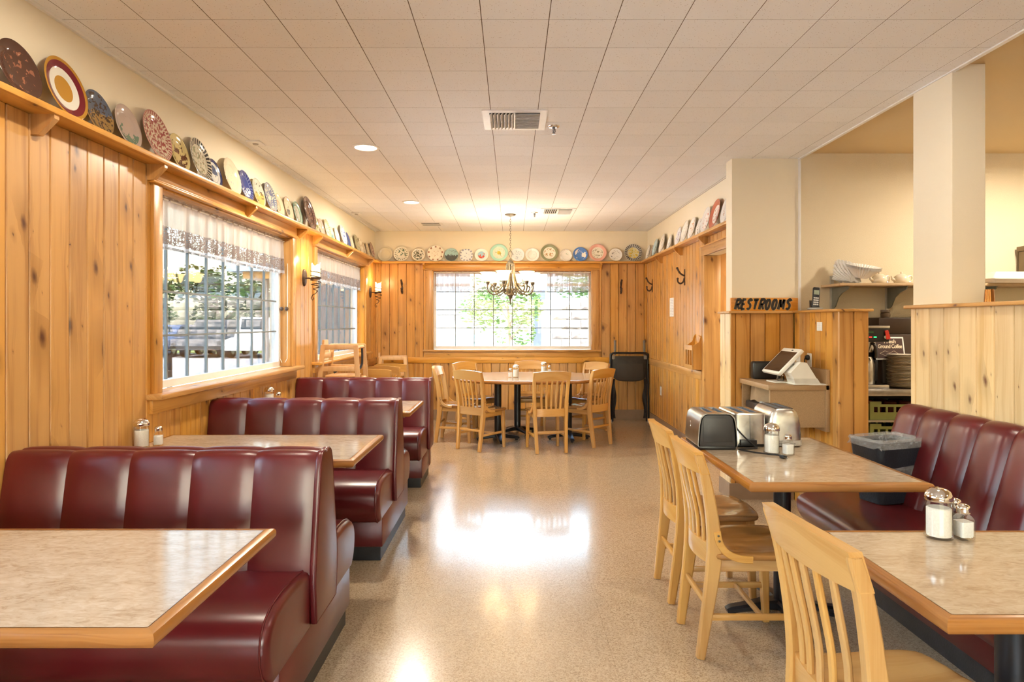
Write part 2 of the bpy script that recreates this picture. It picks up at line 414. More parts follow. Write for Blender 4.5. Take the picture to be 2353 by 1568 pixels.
# passage beyond the doorway
wp = struct('wall_passage', B().box(XR+.12, 4.0, 6.80, 6.9, 0, 2.5).box(4.0, 4.1, 5.4, 6.9, 0, 2.5), CREAM)
planks_x(wp, 6.78, XR+.12, 3.6, 0, 2.2, PART['z'], 2.075, .21)
struct('ceiling_passage', B().box(XR+.1, 4.1, 5.4, 6.9, 2.2, 2.25), CREAM)
# ---- stub wall beside the doorway and the pebbled kitchen wall in the same plane
KX = 2.345
stub = struct('wall_stub', B().box(1.795, KX, 5.385, 5.53, 0, ZC), CREAM)
struct('wall_kitchen', B().box(KX, 4.7, 5.375, 5.53, 0, 2.86).box(4.7, 4.8, YF, 5.53, 0, 2.86), FRP)
struct('trim_6', B().box(KX-.008, KX+.006, 5.366, 5.385, 1.50, ZC), WHITE)
struct('ceiling_kitchen', B().box(KX, 4.8, YF, 5.53, 2.80, 2.86), KCEIL)
# wainscot on the stub wall
b = B().box(1.772, 2.27, 5.32, 5.385, 0, 1.495).box(1.772, 1.795, 5.32, 5.55, 0, 1.495)
wains = struct('wall_wainscot', b, PART['z'])
planks_x(wains, 5.302, 1.755, 2.262, .0, 1.495, PART['z'], 1.797, .1195)
planks_y(wains, 1.753, -1, 5.302, 5.56, .0, 1.495, PALE['z'], 5.302, .129)  # left face in paler boards: the light falling on it put into the colour
struct('trim_7', B().rbox(1.735, 2.30, 5.27, 5.58, 1.495, 1.515, .006), PINE['x'])
struct('baseboard_front', B().box(1.744, 2.262, 5.293, 5.303, 0, .13).box(1.744, 1.754, 5.303, 5.56, 0, .13), BASEB)
# partition that comes forward from it
part_ = struct('wall_partition', B().box(2.285, 2.462, 4.60, 5.32, 0, 1.497), PART['z'])
planks_y(part_, 2.268, -1, 4.585, 5.30, .0, 1.497, PINE['z'], 4.585, .0895)
planks_x(part_, 4.582, 2.268, 2.48, .0, 1.497, PART['z'], 2.268, .106)
planks_y(part_, 2.48, 1, 4.585, 5.30, .0, 1.497, PART['z'], 4.585)
struct('trim_8', B().rbox(2.245, 2.503, 4.56, 5.31, 1.497, 1.517, .006), PINE['y'])
# ---- half wall behind the banquette, with the column on it
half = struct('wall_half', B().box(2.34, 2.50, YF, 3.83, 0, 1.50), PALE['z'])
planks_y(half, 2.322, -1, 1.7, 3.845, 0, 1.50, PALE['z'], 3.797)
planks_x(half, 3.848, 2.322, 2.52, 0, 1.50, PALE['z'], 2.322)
for o in half.children:
    if abs(o.location.y-3.848) < .001: o.rotation_euler = (0, 0, PI); o.location.y = 3.846
struct('trim_9', B().rbox(2.296, 2.525, YF, 3.875, 1.50, 1.521, .006), PINE['y'])
struct('wall_column', B().rbox(KX-.005, 2.52, 3.51, 3.85, 1.521, 2.80, .004), CREAM)
# ---- wall behind the camera: glazed shop front
b = B().box(XL-.17, 4.8, YF-.2, YF, 0, 1.0).box(XL-.17, 4.8, YF-.2, YF, 2.25, 2.86).box(XL-.17, -1.6, YF-.2, YF, 1.0, 2.25).box(1.9, 4.8, YF-.2, YF, 1.0, 2.25)
for x in (-.5, .85): b.box(x-.05, x+.05, YF-.2, YF, 1.0, 2.25)
struct('wall_front', b, CREAM)
# ---- ceiling: square acoustic tiles with a slight random tone each
ceil = struct('ceiling', B().box(XL-.17, KX, YF, 5.40, ZC-.0077, ZC+.06).box(XL-.17, XR+.12, 5.40, YB+.17, ZC-.0077, ZC+.06), plain('ceiling_joint', (.16, .115, .075), .9))
TW = .2987; g = .0019
def tile_mesh(w, d):
    k = ('t', round(w, 3), round(d, 3))
    if k not in _pm:
        a, e = w/2-g, d/2-g; c = .0008
        _pm[k] = B().loft([[(-a,-e,.012),(a,-e,.012),(a,e,.012),(-a,e,.012)], [(-a,-e,c),(a,-e,c),(a,e,c),(-a,e,c)], [(-a+c,-e+c,0),(a-c,-e+c,0),(a-c,e-c,0),(-a+c,e-c,0)]]).mesh('tile', TILE, 20)
    return _pm[k]
far = B(); n_t = 0
x_lines = [XL+.002]+[x for x in [-.135+TW*k for k in range(-8, 9)] if XL+.05 < x < KX-.03]
y0 = 2.917-TW*2; rows = [(y0+TW*k) for k in range(0, 26)]
HOLES = []
for r in rows:
    if r > YB-.02: continue
    r1 = min(r+TW, YB-.002)
    xe = (KX-.004) if r < 5.36 else (XR-.003)
    xs = [x for x in x_lines if x < xe-.02]+[xe]
    for a, c in zip(xs[:-1], xs[1:]):
        if r < 5.36 < r1-.02 and c > XR: pass
        if n_t < 296 and r < 8.6:
            inst(tile_mesh(c-a, r1-r), 'tile', ceil, ((a+c)/2, (r+r1)/2, ZC-.009)); n_t += 1
        else:
            far.box(a+g, c-g, r+g, r1-g, ZC-.009, ZC+.003)
near = far
for k in range(1, 21):
    r = y0-TW*k
    xs = x_lines+[KX-.004]
    for a, c in zip(xs[:-1], xs[1:]): far.box(a+g, c-g, r+g, r+TW-g, ZC-.009, ZC+.003)
prop(far.build('tile_field', TILE, ceil), kind='stuff')
struct('trim_10', B().box(KX-.012, KX+.012, YF, 5.385, ZC-.016, 2.80), WHITE)
struct('trim_11', B().box(XL, XL+.018, YF, YB, ZC-.022, ZC-.009), WHITE)
# ================================================================== windows
def muntin(b, axis, c, w, p0, p1, q0, q1): pass
def window(name, plane, a0, a1, z0, z1, ncol=8, nrow=4, out=1):
    """plane='x' : glass in a plane X=const (left wall); 'y' : Y=const (back wall)"""
    g_ = (XL-.105) if plane == 'x' else (YB+.105)
    s = -1 if plane == 'x' else 1
    def bx(b, u0, u1, d0, d1, z0, z1):
        lo, hi = sorted((g_+s*d0, g_+s*d1))
        return b.box(lo, hi, u0, u1, z0, z1) if plane == 'x' else b.box(u0, u1, lo, hi, z0, z1)
    fw = .045
    fr = B(); bx(fr, a0, a1, -.03, .035, z0, z0+fw); bx(fr, a0, a1, -.03, .035, z1-fw, z1)
    bx(fr, a0, a0+fw, -.03, .035, z0+fw, z1-fw); bx(fr, a1-fw, a1, -.03, .035, z0+fw, z1-fw)
    w = struct(name, fr, VWHITE)
    pn = B(); bx(pn, a0+fw, a1-fw, -.002, .002, z0+fw, z1-fw); pn.build('pane', PANE, w)
    du = (a1-a0-2*fw)/ncol; dz = (z1-z0-2*fw)/nrow; MUN = plain('grey_muntin', (.16, .19, .20), .4, vary=.03)
    for i in range(1, ncol):
        u = a0+fw+du*i; m = B(); bx(m, u-.006, u+.006, -.008, .008, z0+fw, z1-fw); m.build('muntin', MUN, w)
    for j in range(1, nrow):
        z = z0+fw+dz*j; m = B(); bx(m, a0+fw, a1-fw, -.0085, .0085, z-.006, z+.006); m.build('muntin', MUN, w)
    # jamb boards, sill, casing, head
    J = PINE['z']; H = PINE['y' if plane == 'x' else 'x']
    face = XP if plane == 'x' else YP; back = g_-s*.03
    def bw(b, u0, u1, p0, p1, z0, z1, r=.003):
        lo, hi = sorted((p0, p1))
        return b.rbox(lo, hi, u0, u1, z0, z1, r) if plane == 'x' else b.rbox(u0, u1, lo, hi, z0, z1, r)
    bw(B(), a0, a0+.014, back, face, z0, z1).build('jamb', J, w); bw(B(), a1-.014, a1, back, face, z0, z1).build('jamb', J, w)
    bw(B(), a0+.014, a1-.014, back, face, z1-.014, z1).build('jamb', H, w)
    i = -s
    bw(B(), a0-.13, a1+.13, back, face+i*.085 if plane == 'x' else face+i*.05, z0-.032, z0-.002, .006).build('window_sill', H, w)
    bw(B(), a0-.10, a1+.10, face-.001*i, face+i*.02, z0-.112, z0-.032).build('apron', H, w)
    bw(B(), a0-.09, a0+.004, face-.001*i, face+i*.02, z0-.002, z1+.0).build('casing', J, w)
    bw(B(), a1-.004, a1+.09, face-.001*i, face+i*.02, z0-.002, z1+.0).build('casing', J, w)
    bw(B(), a0-.10, a1+.10, face-.001*i, face+i*.022, z1, SHELF-.028).build('head_board', H, w)
    m = B(); bw(m, a0-.115, a1+.115, face-.001*i, face+i*.036, z1-.002, z1+.012, .004); bw(m, a0-.108, a1+.108, face-.001*i, face+i*.029, z1+.012, z1+.024, .004)
    m.build('head_moulding', H, w)
    return w
w1 = window('window_1', 'x', WINS[1][0], WINS[1][1], WIN_Z0, WIN_Z1)
w2 = window('window_2', 'x', WINS[2][0], WINS[2][1], WIN_Z0, WIN_Z1)
w0 = window('window_4', 'x', WINS[0][0], WINS[0][1], WIN_Z0, WIN_Z1)
w3 = window('window_3', 'y', bx0, bx1, WIN_Z0, WIN_Z1)
wf = struct('window_5', B().box(-1.6, 1.9, YF-.13, YF-.07, 1.0, 1.04).box(-1.6, 1.9, YF-.13, YF-.07, 2.21, 2.25), VWHITE)
B().box(-1.6, 1.9, YF-.102, YF-.098, 1.04, 2.21).build('pane', PANE, wf)
# ================================================================== plate rail
rail = thing('plate_rail', 'honey pine plate rail shelf running round three walls above the panelling', 'shelf')
SD = .118
def shelf_board(b): return b
B().rbox(XL, XP+SD-.01, 1.6, YP-SD+.01, SHELF-.028, SHELF, .004).build('shelf_board', PINE['y'], rail)
B().rbox(XL, XR, YP-SD+.01, YB, SHELF-.028, SHELF, .004).build('shelf_board', PINE['x'], rail)
B().rbox(XQ-SD+.01, XR, 5.535, YP-SD+.01, SHELF-.028, SHELF, .004).build('shelf_board', PINE['y'], rail)
zt = SHELF-.028
def bracket_mesh(d=.098, h=.085, t=.03):
    return B().prism([(0, 0), (d, 0), (d, -.018), (.032, -h), (0, -h)], 'y', -t/2, t/2).mesh('bracket', PINE['z'], 20)
bm_ = bracket_mesh()
for y in (2.735, 3.60, 4.88, 6.10, 6.575, 7.84, 8.99): inst(bm_, 'bracket', rail, (XP, y, zt))
for y in (8.62, 7.61, 6.62): inst(bm_, 'bracket', rail, (XQ, y, zt), (0, 0, PI))
for x in (bx0-.115, bx1+.115): inst(bm_, 'bracket', rail, (x, YP, zt), (0, 0, -PI/2))
# ================================================================== booths
def offs(prof, d):
    """closed profile (y,z) moved inwards by d"""
    n = len(prof); out = []
    A = sum(prof[i][0]*prof[(i+1) % n][1]-prof[(i+1) % n][0]*prof[i][1] for i in range(n))
    sg = 1 if A > 0 else -1
    for i in range(n):
        p0, p, p1 = Vector(prof[i-1]), Vector(prof[i]), Vector(prof[(i+1) % n])
        a = (p-p0).normalized(); c = (p1-p).normalized(); t = (a+c)
        if t.length < 1e-5: t = a
        t.normalize(); nrm = Vector((-t.y, t.x))*sg
        k = max(.5, abs(a.dot(t)))
        out.append(tuple(p+nrm*d/k))
    return out
def cushion(prof, x0, x1, r=.028, n=4):
    """profile in (y,z) run along x with rounded ends"""
    loops = []
    for k in range(n+1):
        q = PI/2*k/n; loops.append([(x0+r-r*math.cos(q), y, z) for y, z in offs(prof, r-r*math.sin(q))])
    for k in range(n, -1, -1):
        q = PI/2*k/n; loops.append([(x1-r+r*math.cos(q), y, z) for y, z in offs(prof, r-r*math.sin(q))])
    return B().loft(loops)
def curve2(pts, n=5): return [(p.x, p.y) for p in bez([(a, b_, 0) for a, b_ in pts], n)]
def channel(x0, x1, prof, bulge, nu=10):
    """one padded channel of a back; prof runs over the crest and down the face"""
    P = [Vector(p) for p in prof]; N = []
    for i in range(len(P)):
        t = (P[min(i+1, len(P)-1)]-P[max(i-1, 0)]).normalized(); N.append(Vector((t.y, -t.x)))
    if N[len(N)//2].x > 0: N = [-n for n in N]
    def f(u, v):
        q = v*(len(P)-1); i = min(int(q), len(P)-2); t = q-i
        p = P[i].lerp(P[i+1], t); n = N[i].lerp(N[i+1], t)
        s = (1-abs(2*u-1)**2.6)**.6 if abs(2*u-1) < 1 else 0.0
        ramp_ = min(1, v*3.2)**1.5*.88+.12
        d = bulge*s*ramp_
        return (lerp(x0, x1, u), p.x+n.x*d, p.y+n.y*d)
    return B().grid(f, nu, len(P)-1)
def bench(root, L, nch, back, seatp, base, kick, bulge=.015, double=True, endwidth=.02, top=.912):
    for sgn in ((1, -1) if double else (1,)):
        m = [(y*sgn, z) for y, z in back]
        for k in range(nch):
            b = channel(L*k/nch, L*(k+1)/nch, back, bulge)
            if sgn < 0: b.xf(Matrix.Scale(-1, 4, (0, 1, 0)))
            b.build('back_channel', VINYL, root)
        sp = [(y*sgn, z) for y, z in seatp]
        st = cushion(sp, .004, L-.004); se = st.build('seat', VINYL, root, 50)
        # piping sewn round the cushion end
        for xe in (L-.030,):
            top_run = [(xe, y-.0*sgn, z) for y, z in offs(sp, -.0015)][:]
            i0 = max(range(len(top_run)), key=lambda i: top_run[i][2])
            vis = [p for p in top_run if p[2] > .26]
            B().tube(top_run+[top_run[0]], .0035, 6).build('piping', VINYL, se)
    (y0, y1, z0, z1) = base
    B().rbox(.0, L-.006, y0, y1, z0, z1, .008).build('base_panel', VINYL, root)
    (y0, y1, z0, z1) = kick
    B().box(.0, L-.022, y0, y1, z0, z1).build('kick_plate', KICK, root)
def end_panel(root, prof, x0, x1, name='end_panel'):
    e = cushion(prof, x0, x1, .010, 3).build(name, VINYL, root, 50)
    return e
BK = curve2([(0, .900), (-.025, .910), (-.048, .906), (-.066, .888), (-.080, .85), (-.098, .76), (-.116, .66), (-.134, .56), (-.148, .47), (-.150, .40)], 3)
SEAT = curve2([(-.13, .475), (-.28, .492), (-.44, .490), (-.535, .465), (-.578, .415), (-.582, .35), (-.56, .29), (-.515, .245)], 3)+[(-.13, .245)]
def make_booth(label, yc, double=True):
    t = thing('dining_booth', label, 'booth', (XP+.004, yc, 0), 0, 'burgundy vinyl booths along the windows')
    L = 1.218
    if double:
        bench(t, L, 5, BK, SEAT, (-.475, .475, .085, .27), (-.455, .455, 0, .09))
        half_ = [(-y, z) for y, z in reversed(BK[1:])]
        pr = offs([p for p in half_]+[p for p in BK[1:]], -.006)
        pr = [p for p in pr if p[1] > .395]
        pr = pr+[(-.14, .27), (.14, .27)]
    else:
        bench(t, L, 5, BK, SEAT, (-.475, .09, .085, .27), (-.455, .07, 0, .09), double=False)
        B().rbox(0, L, -.02, .10, .085, .902, .02, 3).build('rear_panel', VINYL, t)
        pr = [(.105, .27), (.105, .86), (.09, .895), (.06, .908)]+[p for p in offs([(.0, .27)]+[(.06, .908)]+BK[1:], 0)[2:]]
        pr = [(.108, .27), (.108, .87), (.095, .898), (.06, .910), (.02, .914)]+[(y-.006, z+.004) for y, z in BK[2:]]+[(-.14, .27)]
    e = end_panel(t, pr, L-.008, L+.020)
    edge = [(L+.016, y, z) for y, z in offs(pr, .004)]
    B().tube(edge+[edge[0]], .0045, 6).build('piping', VINYL, e)
    return t
make_booth('burgundy double booth with window glare on its near cushions, first behind the beige wall table', 2.655)
make_booth('burgundy double booth in the middle of the row, beneath the large curtained window', 4.395)
make_booth('single burgundy booth ending the row, backed by the wooden high chairs', 6.13, False)
# banquette against the half wall
bq = thing('banquette', 'long burgundy vinyl banquette with channelled back against the pale half wall', 'banquette', (2.318, 3.775, 0), -PI/2)
QB = curve2([(0, .935), (-.035, .950), (-.07, .945), (-.10, .915), (-.125, .85), (-.155, .75), (-.185, .65), (-.21, .56), (-.235, .47), (-.245, .40)], 3)
QS = curve2([(-.22, .462), (-.38, .470), (-.56, .470), (-.655, .455), (-.70, .42), (-.695, .36), (-.665, .31), (-.62, .275)], 3)+[(-.22, .275)]
QL = 2.60
bench(bq, QL, 12, QB, QS, (-.50, -.02, .09, .30), (-.485, -.02, 0, .095), bulge=.030, double=False)
pr = [(0, .27), (0, .935), (-.03, .945)]+[(y, z) for y, z in QB[4:]]+[(-.235, .27)]
end_panel(bq, pr, -.02, .008)
B().rbox(-.01, QL, -.06, .0, .28, .93, .01).build('rear_panel', VINYL, bq)
# ================================================================== tables
EDGEP = [(-.030, 0.0), (-.012, 0.0), (-.0045, -.0025), (-.0006, -.009), (0, -.016), (-.0006, -.024), (-.005, -.032), (-.013, -.037), (-.030, -.037)]
def pedestal(root, x, y, h, r=.04, foot=.30, rot=0.0):
    c = B().lathe([(r, .06), (r, h-.02), (r*1.0, h)], (x, y, 0), 24).build('column', BLACKM, root)
    B().rbox(x-.14, x+.14, y-.14, y+.14, h-.02, h, .004).build('mounting_plate', BLACKM, root)
    for k in range(4):
        a = rot+k*PI/2; dx, dy = math.cos(a), math.sin(a)
        p = [(x+dx*d, y+dy*d, z) for d, z in ((.0, .062), (.08, .060), (foot*.6, .046), (foot-.02, .034), (foot, .028))]
        b = B().bar(p, [.085, .075, .062, .058, .05], [.05, .045, .036, .03, .02], ch=.010)
        b.lathe([(.016, 0), (.016, .018), (.008, .02)], (x+dx*(foot-.03), y+dy*(foot-.03), 0), 10)
        b.build('foot', BLACKM, root)
def rect_table(name, label, x0, x1, y0, y1, H=.77, peds=(), foot=.28, group=None, rz=0.0):
    cx, cy = (x0+x1)/2, (y0+y1)/2; a, e = (x1-x0)/2, (y1-y0)/2
    t = thing(name, label, 'table', (cx, cy, 0), rz, group)
    b = B(); o = rrect(-a, a, -e, e, .012, 4, -.028)
    b.loft([[(x, y, H-.030) for x, y in o], [(x, y, H) for x, y in o]])
    b.build('tabletop', LAMIN, t)
    # four mitred oak edge strips
    for k, (p, q, ax) in enumerate((((-a, -e), (a, -e), 'x'), ((a, -e), (a, e), 'y'), ((a, e), (-a, e), 'x'), ((-a, e), (-a, -e), 'y'))):
        d = Vector((q[0]-p[0], q[1]-p[1])); Ln = d.length; d.normalize(); n = Vector((-d.y, d.x))
        l0, l1 = [], []
        for off, z in EDGEP:
            i = -off
            l0.append((p[0]+n.x*i+d.x*i, p[1]+n.y*i+d.y*i, H+z)); l1.append((q[0]+n.x*i-d.x*i, q[1]+n.y*i-d.y*i, H+z))
        # round the corner slightly
        B().loft([l0, l1]).build('edge_strip', OAK[ax], t, 40)
    B().rbox(-a+.05, a-.05, -e+.05, e-.05, H-.048, H-.028, .004).build('underlay', plain('particle_board', (.25, .16, .09), .8), t)
    for px, py in peds: pedestal(t, px-cx, py-cy, H-.048, foot=foot)
    return t
g1 = 'beige laminate booth tables'
rect_table('booth_table', 'bare beige laminate booth table with oak edge, reflecting the window, in front of first booth', XP+.003, -.748, 1.378, 2.094, peds=[(-1.55, 1.735)], group=g1)
rect_table('booth_table', 'beige booth table holding a sugar jar, between the first and middle booths', XP+.003, -.746, 3.115, 3.838, peds=[(-1.55, 3.475)], group=g1)
rect_table('booth_table', 'beige booth table mostly hidden by the middle booth, in front of the last booth', XP+.003, -.738, 4.80, 5.515, peds=[(-1.55, 5.16)], group=g1)
rect_table('dining_table', 'long beige table carrying three toasters beside the banquette', .957, 1.705, 2.66, 3.755, peds=[(1.31, 3.2)], foot=.27)
rect_table('dining_table', 'small beige oak-edged table with sugar jar and two shakers beside the banquette', .950, 1.695, 1.440, 2.075, peds=[(1.335, 1.76)], foot=.27)
def oval_table():
    cx, cy, a, e, H = .215, 8.03, .945, .715, .77
    t = thing('oval_table', 'large oval dining table ringed by wooden chairs under the chandelier', 'table', (cx, cy, 0))
    def ol(off, n=72):
        out = []
        for k in range(n):
            q = 2*PI*k/n; c, s_ = math.cos(q), math.sin(q); ex = 2/2.25
            out.append(((a+off)*math.copysign(abs(c)**ex, c), (e+off)*math.copysign(abs(s_)**ex, s_)))
        return out
    B().loft([[(x, y, H-.03) for x, y in ol(-.03)], [(x, y, H) for x, y in ol(-.03)]]).build('tabletop', LAMIN, t)
    loops = [[(x, y, H+z) for x, y in ol(off)] for off, z in EDGEP]
    B().loft(loops, caps=False).build('edge_strip', OAK['x'], t)
    B().loft([[(x, y, H-.045) for x, y in ol(-.08, 36)], [(x, y, H-.03) for x, y in ol(-.08, 36)]]).build('underlay', plain('particle_board', (.25, .16, .09), .8), t)
    for px, py, r in ((-.17, 7.95, .2), (.07, 8.50, .5), (.69, 8.05, .1)): pedestal(t, px-cx, py-cy, H-.045, .042, .26, r)
    return t
oval_table()
# ================================================================== chairs
def make_chair(label, group):
    t = thing('dining_chair', label, 'chair', (0, 0, 0), 0, group)
    Z = MAPLE['z']; X = MAPLE['x']; Yw = MAPLE['y']
    def postx(z): return lerp(.162, .176, min(z/.45, 1)) if z < .45 else lerp(.176, .196, (z-.45)/.44)
    side = [(0, .002), (.016, .12), (.034, .25), (.048, .36), (.054, .45), (.049, .55), (.034, .66), (.010, .78), (-.015, .856), (-.018, .868)]
    for s_ in (-1, 1):
        pts = bez([(s_*postx(z), y, z) for y, z in side], 4)
        n = len(pts); wd = [.034]*n; dp = []
        for p in pts:
            z = p.z; dp.append(lerp(.036, .062, min(z/.42, 1)) if z < .42 else lerp(.062, .034, (z-.42)/.46))
        B().bar(pts, wd, dp, up=(0, -1, 0), ch=.006).build('rear_leg', Z, t, 40)
    # crest rail: bowed, with a raised middle
    def cr(u, v, face):
        x = lerp(-.2085, .2085, u); q = (2*u-1)
        bow = -.030*(1-q*q)
        zt_ = .880+.018*(1-abs(q)**2.2)
        zb = .788
        z = lerp(zb, zt_, v); th = lerp(.037, .034, v)
        y0_ = lerp(.012, -.018, (z-.788)/.1)+bow
        return (x, y0_+(th if face else 0)-.0215, z)
    b = B(); nu, nv = 16, 4
    loops = []
    for i in range(nu+1):
        u = i/nu
        loop = [cr(u, j/nv, 0) for j in range(nv+1)]+[cr(u, j/nv, 1) for j in range(nv, -1, -1)]
        loops.append(loop)
    b.loft(loops).build('crest_rail', X, t, 40)
    # lower back rail
    loops = []
    for i in range(13):
        q = 2*i/12-1; x = q*.170; y = .052-.030*(1-q*q)
        loops.append([(x, y-.012, .398), (x, y-.012, .482), (x, y+.010, .482), (x, y+.010, .398)])
    B().loft(loops).build('lower_rail', X, t, 40)
    for k in range(5):
        q = (k-2)/2*.62
        xb = q*.168; xt = q*.190
        yb = .050-.030*(1-q*q); yt = .000-.030*(1-q*q)
        p = bez([(xb, yb, .475), (lerp(xb, xt, .35), yb-.006, .58), (lerp(xb, xt, .7), lerp(yb, yt, .62), .70), (xt, yt-.002, .80)], 3)
        n = len(p); B().bar(p, [.021+.004*math.sin(PI*i/(n-1)) for i in range(n)], .014, up=(0, -1, 0), ch=.004).build('slat', Z, t, 40)
    # saddle seat
    def outline(sc):
        P = [(-.188, .05), (-.203, .16), (-.213, .30), (-.207, .405), (-.16, .442), (0, .458), (.16, .442), (.207, .405), (.213, .30), (.203, .16), (.188, .05), (0, .035)]
        return [(x*sc, .25+(y-.25)*sc) for x, y in P]
    def dish(x, y):
        r = ((x/.20)**2+((y-.24)/.22)**2); d = -.014*max(0, 1-r)
        ridge = .010*math.exp(-(x/.025)**2)*max(0, min(1, (y-.25)/.15)); return d+ridge
    b = B(); Ls = []
    for sc, z in ((.94, .424), (.985, .430), (1.0, .440), (.99, .450)):
        Ls.append([(x, y, z) for x, y in [(p.x, p.y) for p in bez([(a_, b_, 0) for a_, b_ in outline(sc)+outline(sc)[:1]], 3)[:-1]]])
    for sc in (.93, .75, .5, .25, .04):
        Ls.append([(p.x, p.y, .454+dish(p.x, p.y)) for p in bez([(a_, b_, 0) for a_, b_ in outline(sc)+outline(sc)[:1]], 3)[:-1]])
    b.loft(Ls).build('seat', SEATW, t, 60)
    # apron
    B().rbox(-.178, -.156, .075, .40, .372, .428, .003).build('apron', Yw, t); B().rbox(.156, .178, .075, .40, .372, .428, .003).build('apron', Yw, t)
    B().rbox(-.17, .17, .385, .407, .372, .428, .003).build('apron', X, t)
    for s_ in (-1, 1):
        B().bar([(s_*.172, .392, .43), (s_*.176, .400, .2), (s_*.180, .408, .002)], [.040, .036, .028], [.042, .038, .030], up=(0, 1, 0), ch=.005).build('front_leg', Z, t)
        B().rbox(s_*.171-.009, s_*.171+.009, .03, .40, .165, .191, .004).build('stretcher', Yw, t)
        # bent brace from post to seat side
        p = bez([(s_*.196, .060, .545), (s_*.197, .070, .50), (s_*.200, .100, .458), (s_*.203, .150, .436), (s_*.206, .205, .432)], 4)
        br = B().bar(p, .030, .020, up=(s_, 0, 0), ch=.003)
        br.v = [(x, y, z) for x, y, z in br.v]
        bo = br.build('side_brace', Yw, t)
        for (y, z) in ((.062, .532), (.066, .510), (.175, .434), (.195, .433)):
            B().lathe([(.005, 0), (.005, .003), (.003, .004)], (0, 0, 0), 8).build('bolt', BRONZE, bo, loc=(s_*.2095, y, z), rot=(0, s_*PI/2, 0))
    B().rbox(-.165, .165, .020, .038, .215, .240, .004).build('stretcher', X, t)
    B().rbox(-.165, .165, .25, .268, .168, .188, .004).build('stretcher', X, t)
    return t
CH = make_chair('x', 'beech slat-back dining chairs')
def face(dx, dy): return math.atan2(dy, dx)-PI/2
spots = [
 ((.805, 3.50, 0), (1, .0), 'beech slat-back chair pushed in at the toaster table, on the end by the toasters'),
 ((.797, 2.955, 0), (1, .0), 'beech slat-back chair pushed in at the toaster table, on the end away from the toasters'),
 ((.772, 1.690, 0), (1, .085), 'beech slat-back chair at the small table with two shakers, pale seat showing'),
 ((-.885, 7.99, 0), (1, -.12), 'beech chair at the oval table, at its end beside the last booth'),
 ((-.485, 7.32, 0), (.62, .78), 'beech chair at the oval table turned with its back to the last booth'),
 ((.43, 7.155, 0), (-.2, .98), 'beech chair at the oval table standing squarely with its back to the aisle'),
 ((1.04, 7.585, 0), (-.72, .69), 'beech chair at the oval table standing beside the folded black frames'),
 ((-.62, 8.80, 0), (.72, -.69), 'beech chair on the window side of the oval table, nearest the high chairs'),
 ((.245, 9.06, 0), (0, -1), 'beech chair on the window side of the oval table, beneath the middle of the sill'),
 ((1.12, 8.80, 0), (-.72, -.69), 'beech chair on the window side of the oval table, between sill and folded frames'),
 ((-1.575, 7.50, 0), (.05, 1), 'first of three beech chairs lined up by the wall behind the high chairs'),
 ((-1.565, 8.02, 0), (.05, 1), 'middle one of three beech chairs lined up by the wall behind the high chairs'),
 ((-1.560, 8.50, 0), (.05, 1), 'last of three beech chairs lined up by the wall, next to the panelled corner'),
]
for i, (p, f, l) in enumerate(spots):
    o = place(CH if i == 0 else copy_tree(CH), p, face(*f), l)
    if i == 2:
        o.scale = (1.0, 1.0, 1.028)
        for c in o.children:
            if c.name.startswith('seat'): c.material_slots[0].link = 'OBJECT'; c.material_slots[0].material = MAPLE['y']
# ================================================================== high chairs
def make_highchair(label):
    t = thing('high_chair', label, 'high chair', (0, 0, 0), 0, 'wooden high chairs')
    # local x = sitting direction, side frames at y = +-.17
    for s_ in (-1, 1):
        y = s_*.165; yb = s_*.20
        B().bar([(-.165, y, .735), (-.225, yb, .0)], .022, .048, up=(1, 0, 0), ch=.004).build('leg', HICH, t)
        B().bar([(.165, y, .735), (.215, yb, .0)], .022, .048, up=(1, 0, 0), ch=.004).build('leg', HICH, t)
        B().rbox(-.185, .185, y-.010, y+.012, .695, .745, .008).build('arm_rail', HICH, t)
        B().rbox(-.175, .18, y-.010, y+.010, .475, .525, .005).build('side_rail', HICH, t)
        B().rbox(-.19, .19, y-.012, y+.010, .365, .41, .005).build('side_rail', HICH, t)
    B().tube([(.165, -.165, .715), (.165, .165, .715)], .016, 10).build('front_dowel', HICH, t)
    B().tube([(.185, -.17, .39), (.185, .17, .39)], .016, 10).build('front_dowel', HICH, t)
    B().rbox(-.15, .15, -.15, .15, .415, .435, .006).build('seat', HICH, t)
    B().prism([(-.10, .64), (.10, .64), (.075, .79), (-.075, .79)], 'x', -.20, -.18).build('backrest', HICH, t)
    B().rbox(-.185, -.165, -.16, .16, .60, .66, .005).build('back_rail', HICH, t)
    st = plain('black_webbing', (.015, .016, .02), .7)
    B().bar(bez([(.165, .10, .70), (.168, .105, .60), (.16, .10, .52), (.12, .03, .47), (.0, -.05, .50), (-.08, -.08, .455)], 5), .022, .003, up=(.2, 1, .3)).build('strap', st, t)
    return t
HC = make_highchair('wooden high chair stacked on top of another behind the last booth')
place(HC, (-1.735, 6.80, .455), 0.0)
place(copy_tree(HC), (-1.730, 6.80, 0), 0.0, 'lower wooden high chair of a stack of two, mostly hidden by the last booth')
place(copy_tree(HC), (-1.66, 9.24, .21), .12, 'wooden high chair standing on a low stool in the panelled corner')
one('step_stool', B().rbox(-.21, .21, -.19, .19, .18, .21, .006).rbox(-.20, -.17, -.18, .18, 0, .18, .004).rbox(.17, .20, -.18, .18, 0, .18, .004), HICH, 'low wooden stool under the high chair in the panelled corner', 'stool', loc=(-1.66, 9.24, 0), rot=(0, 0, .12))
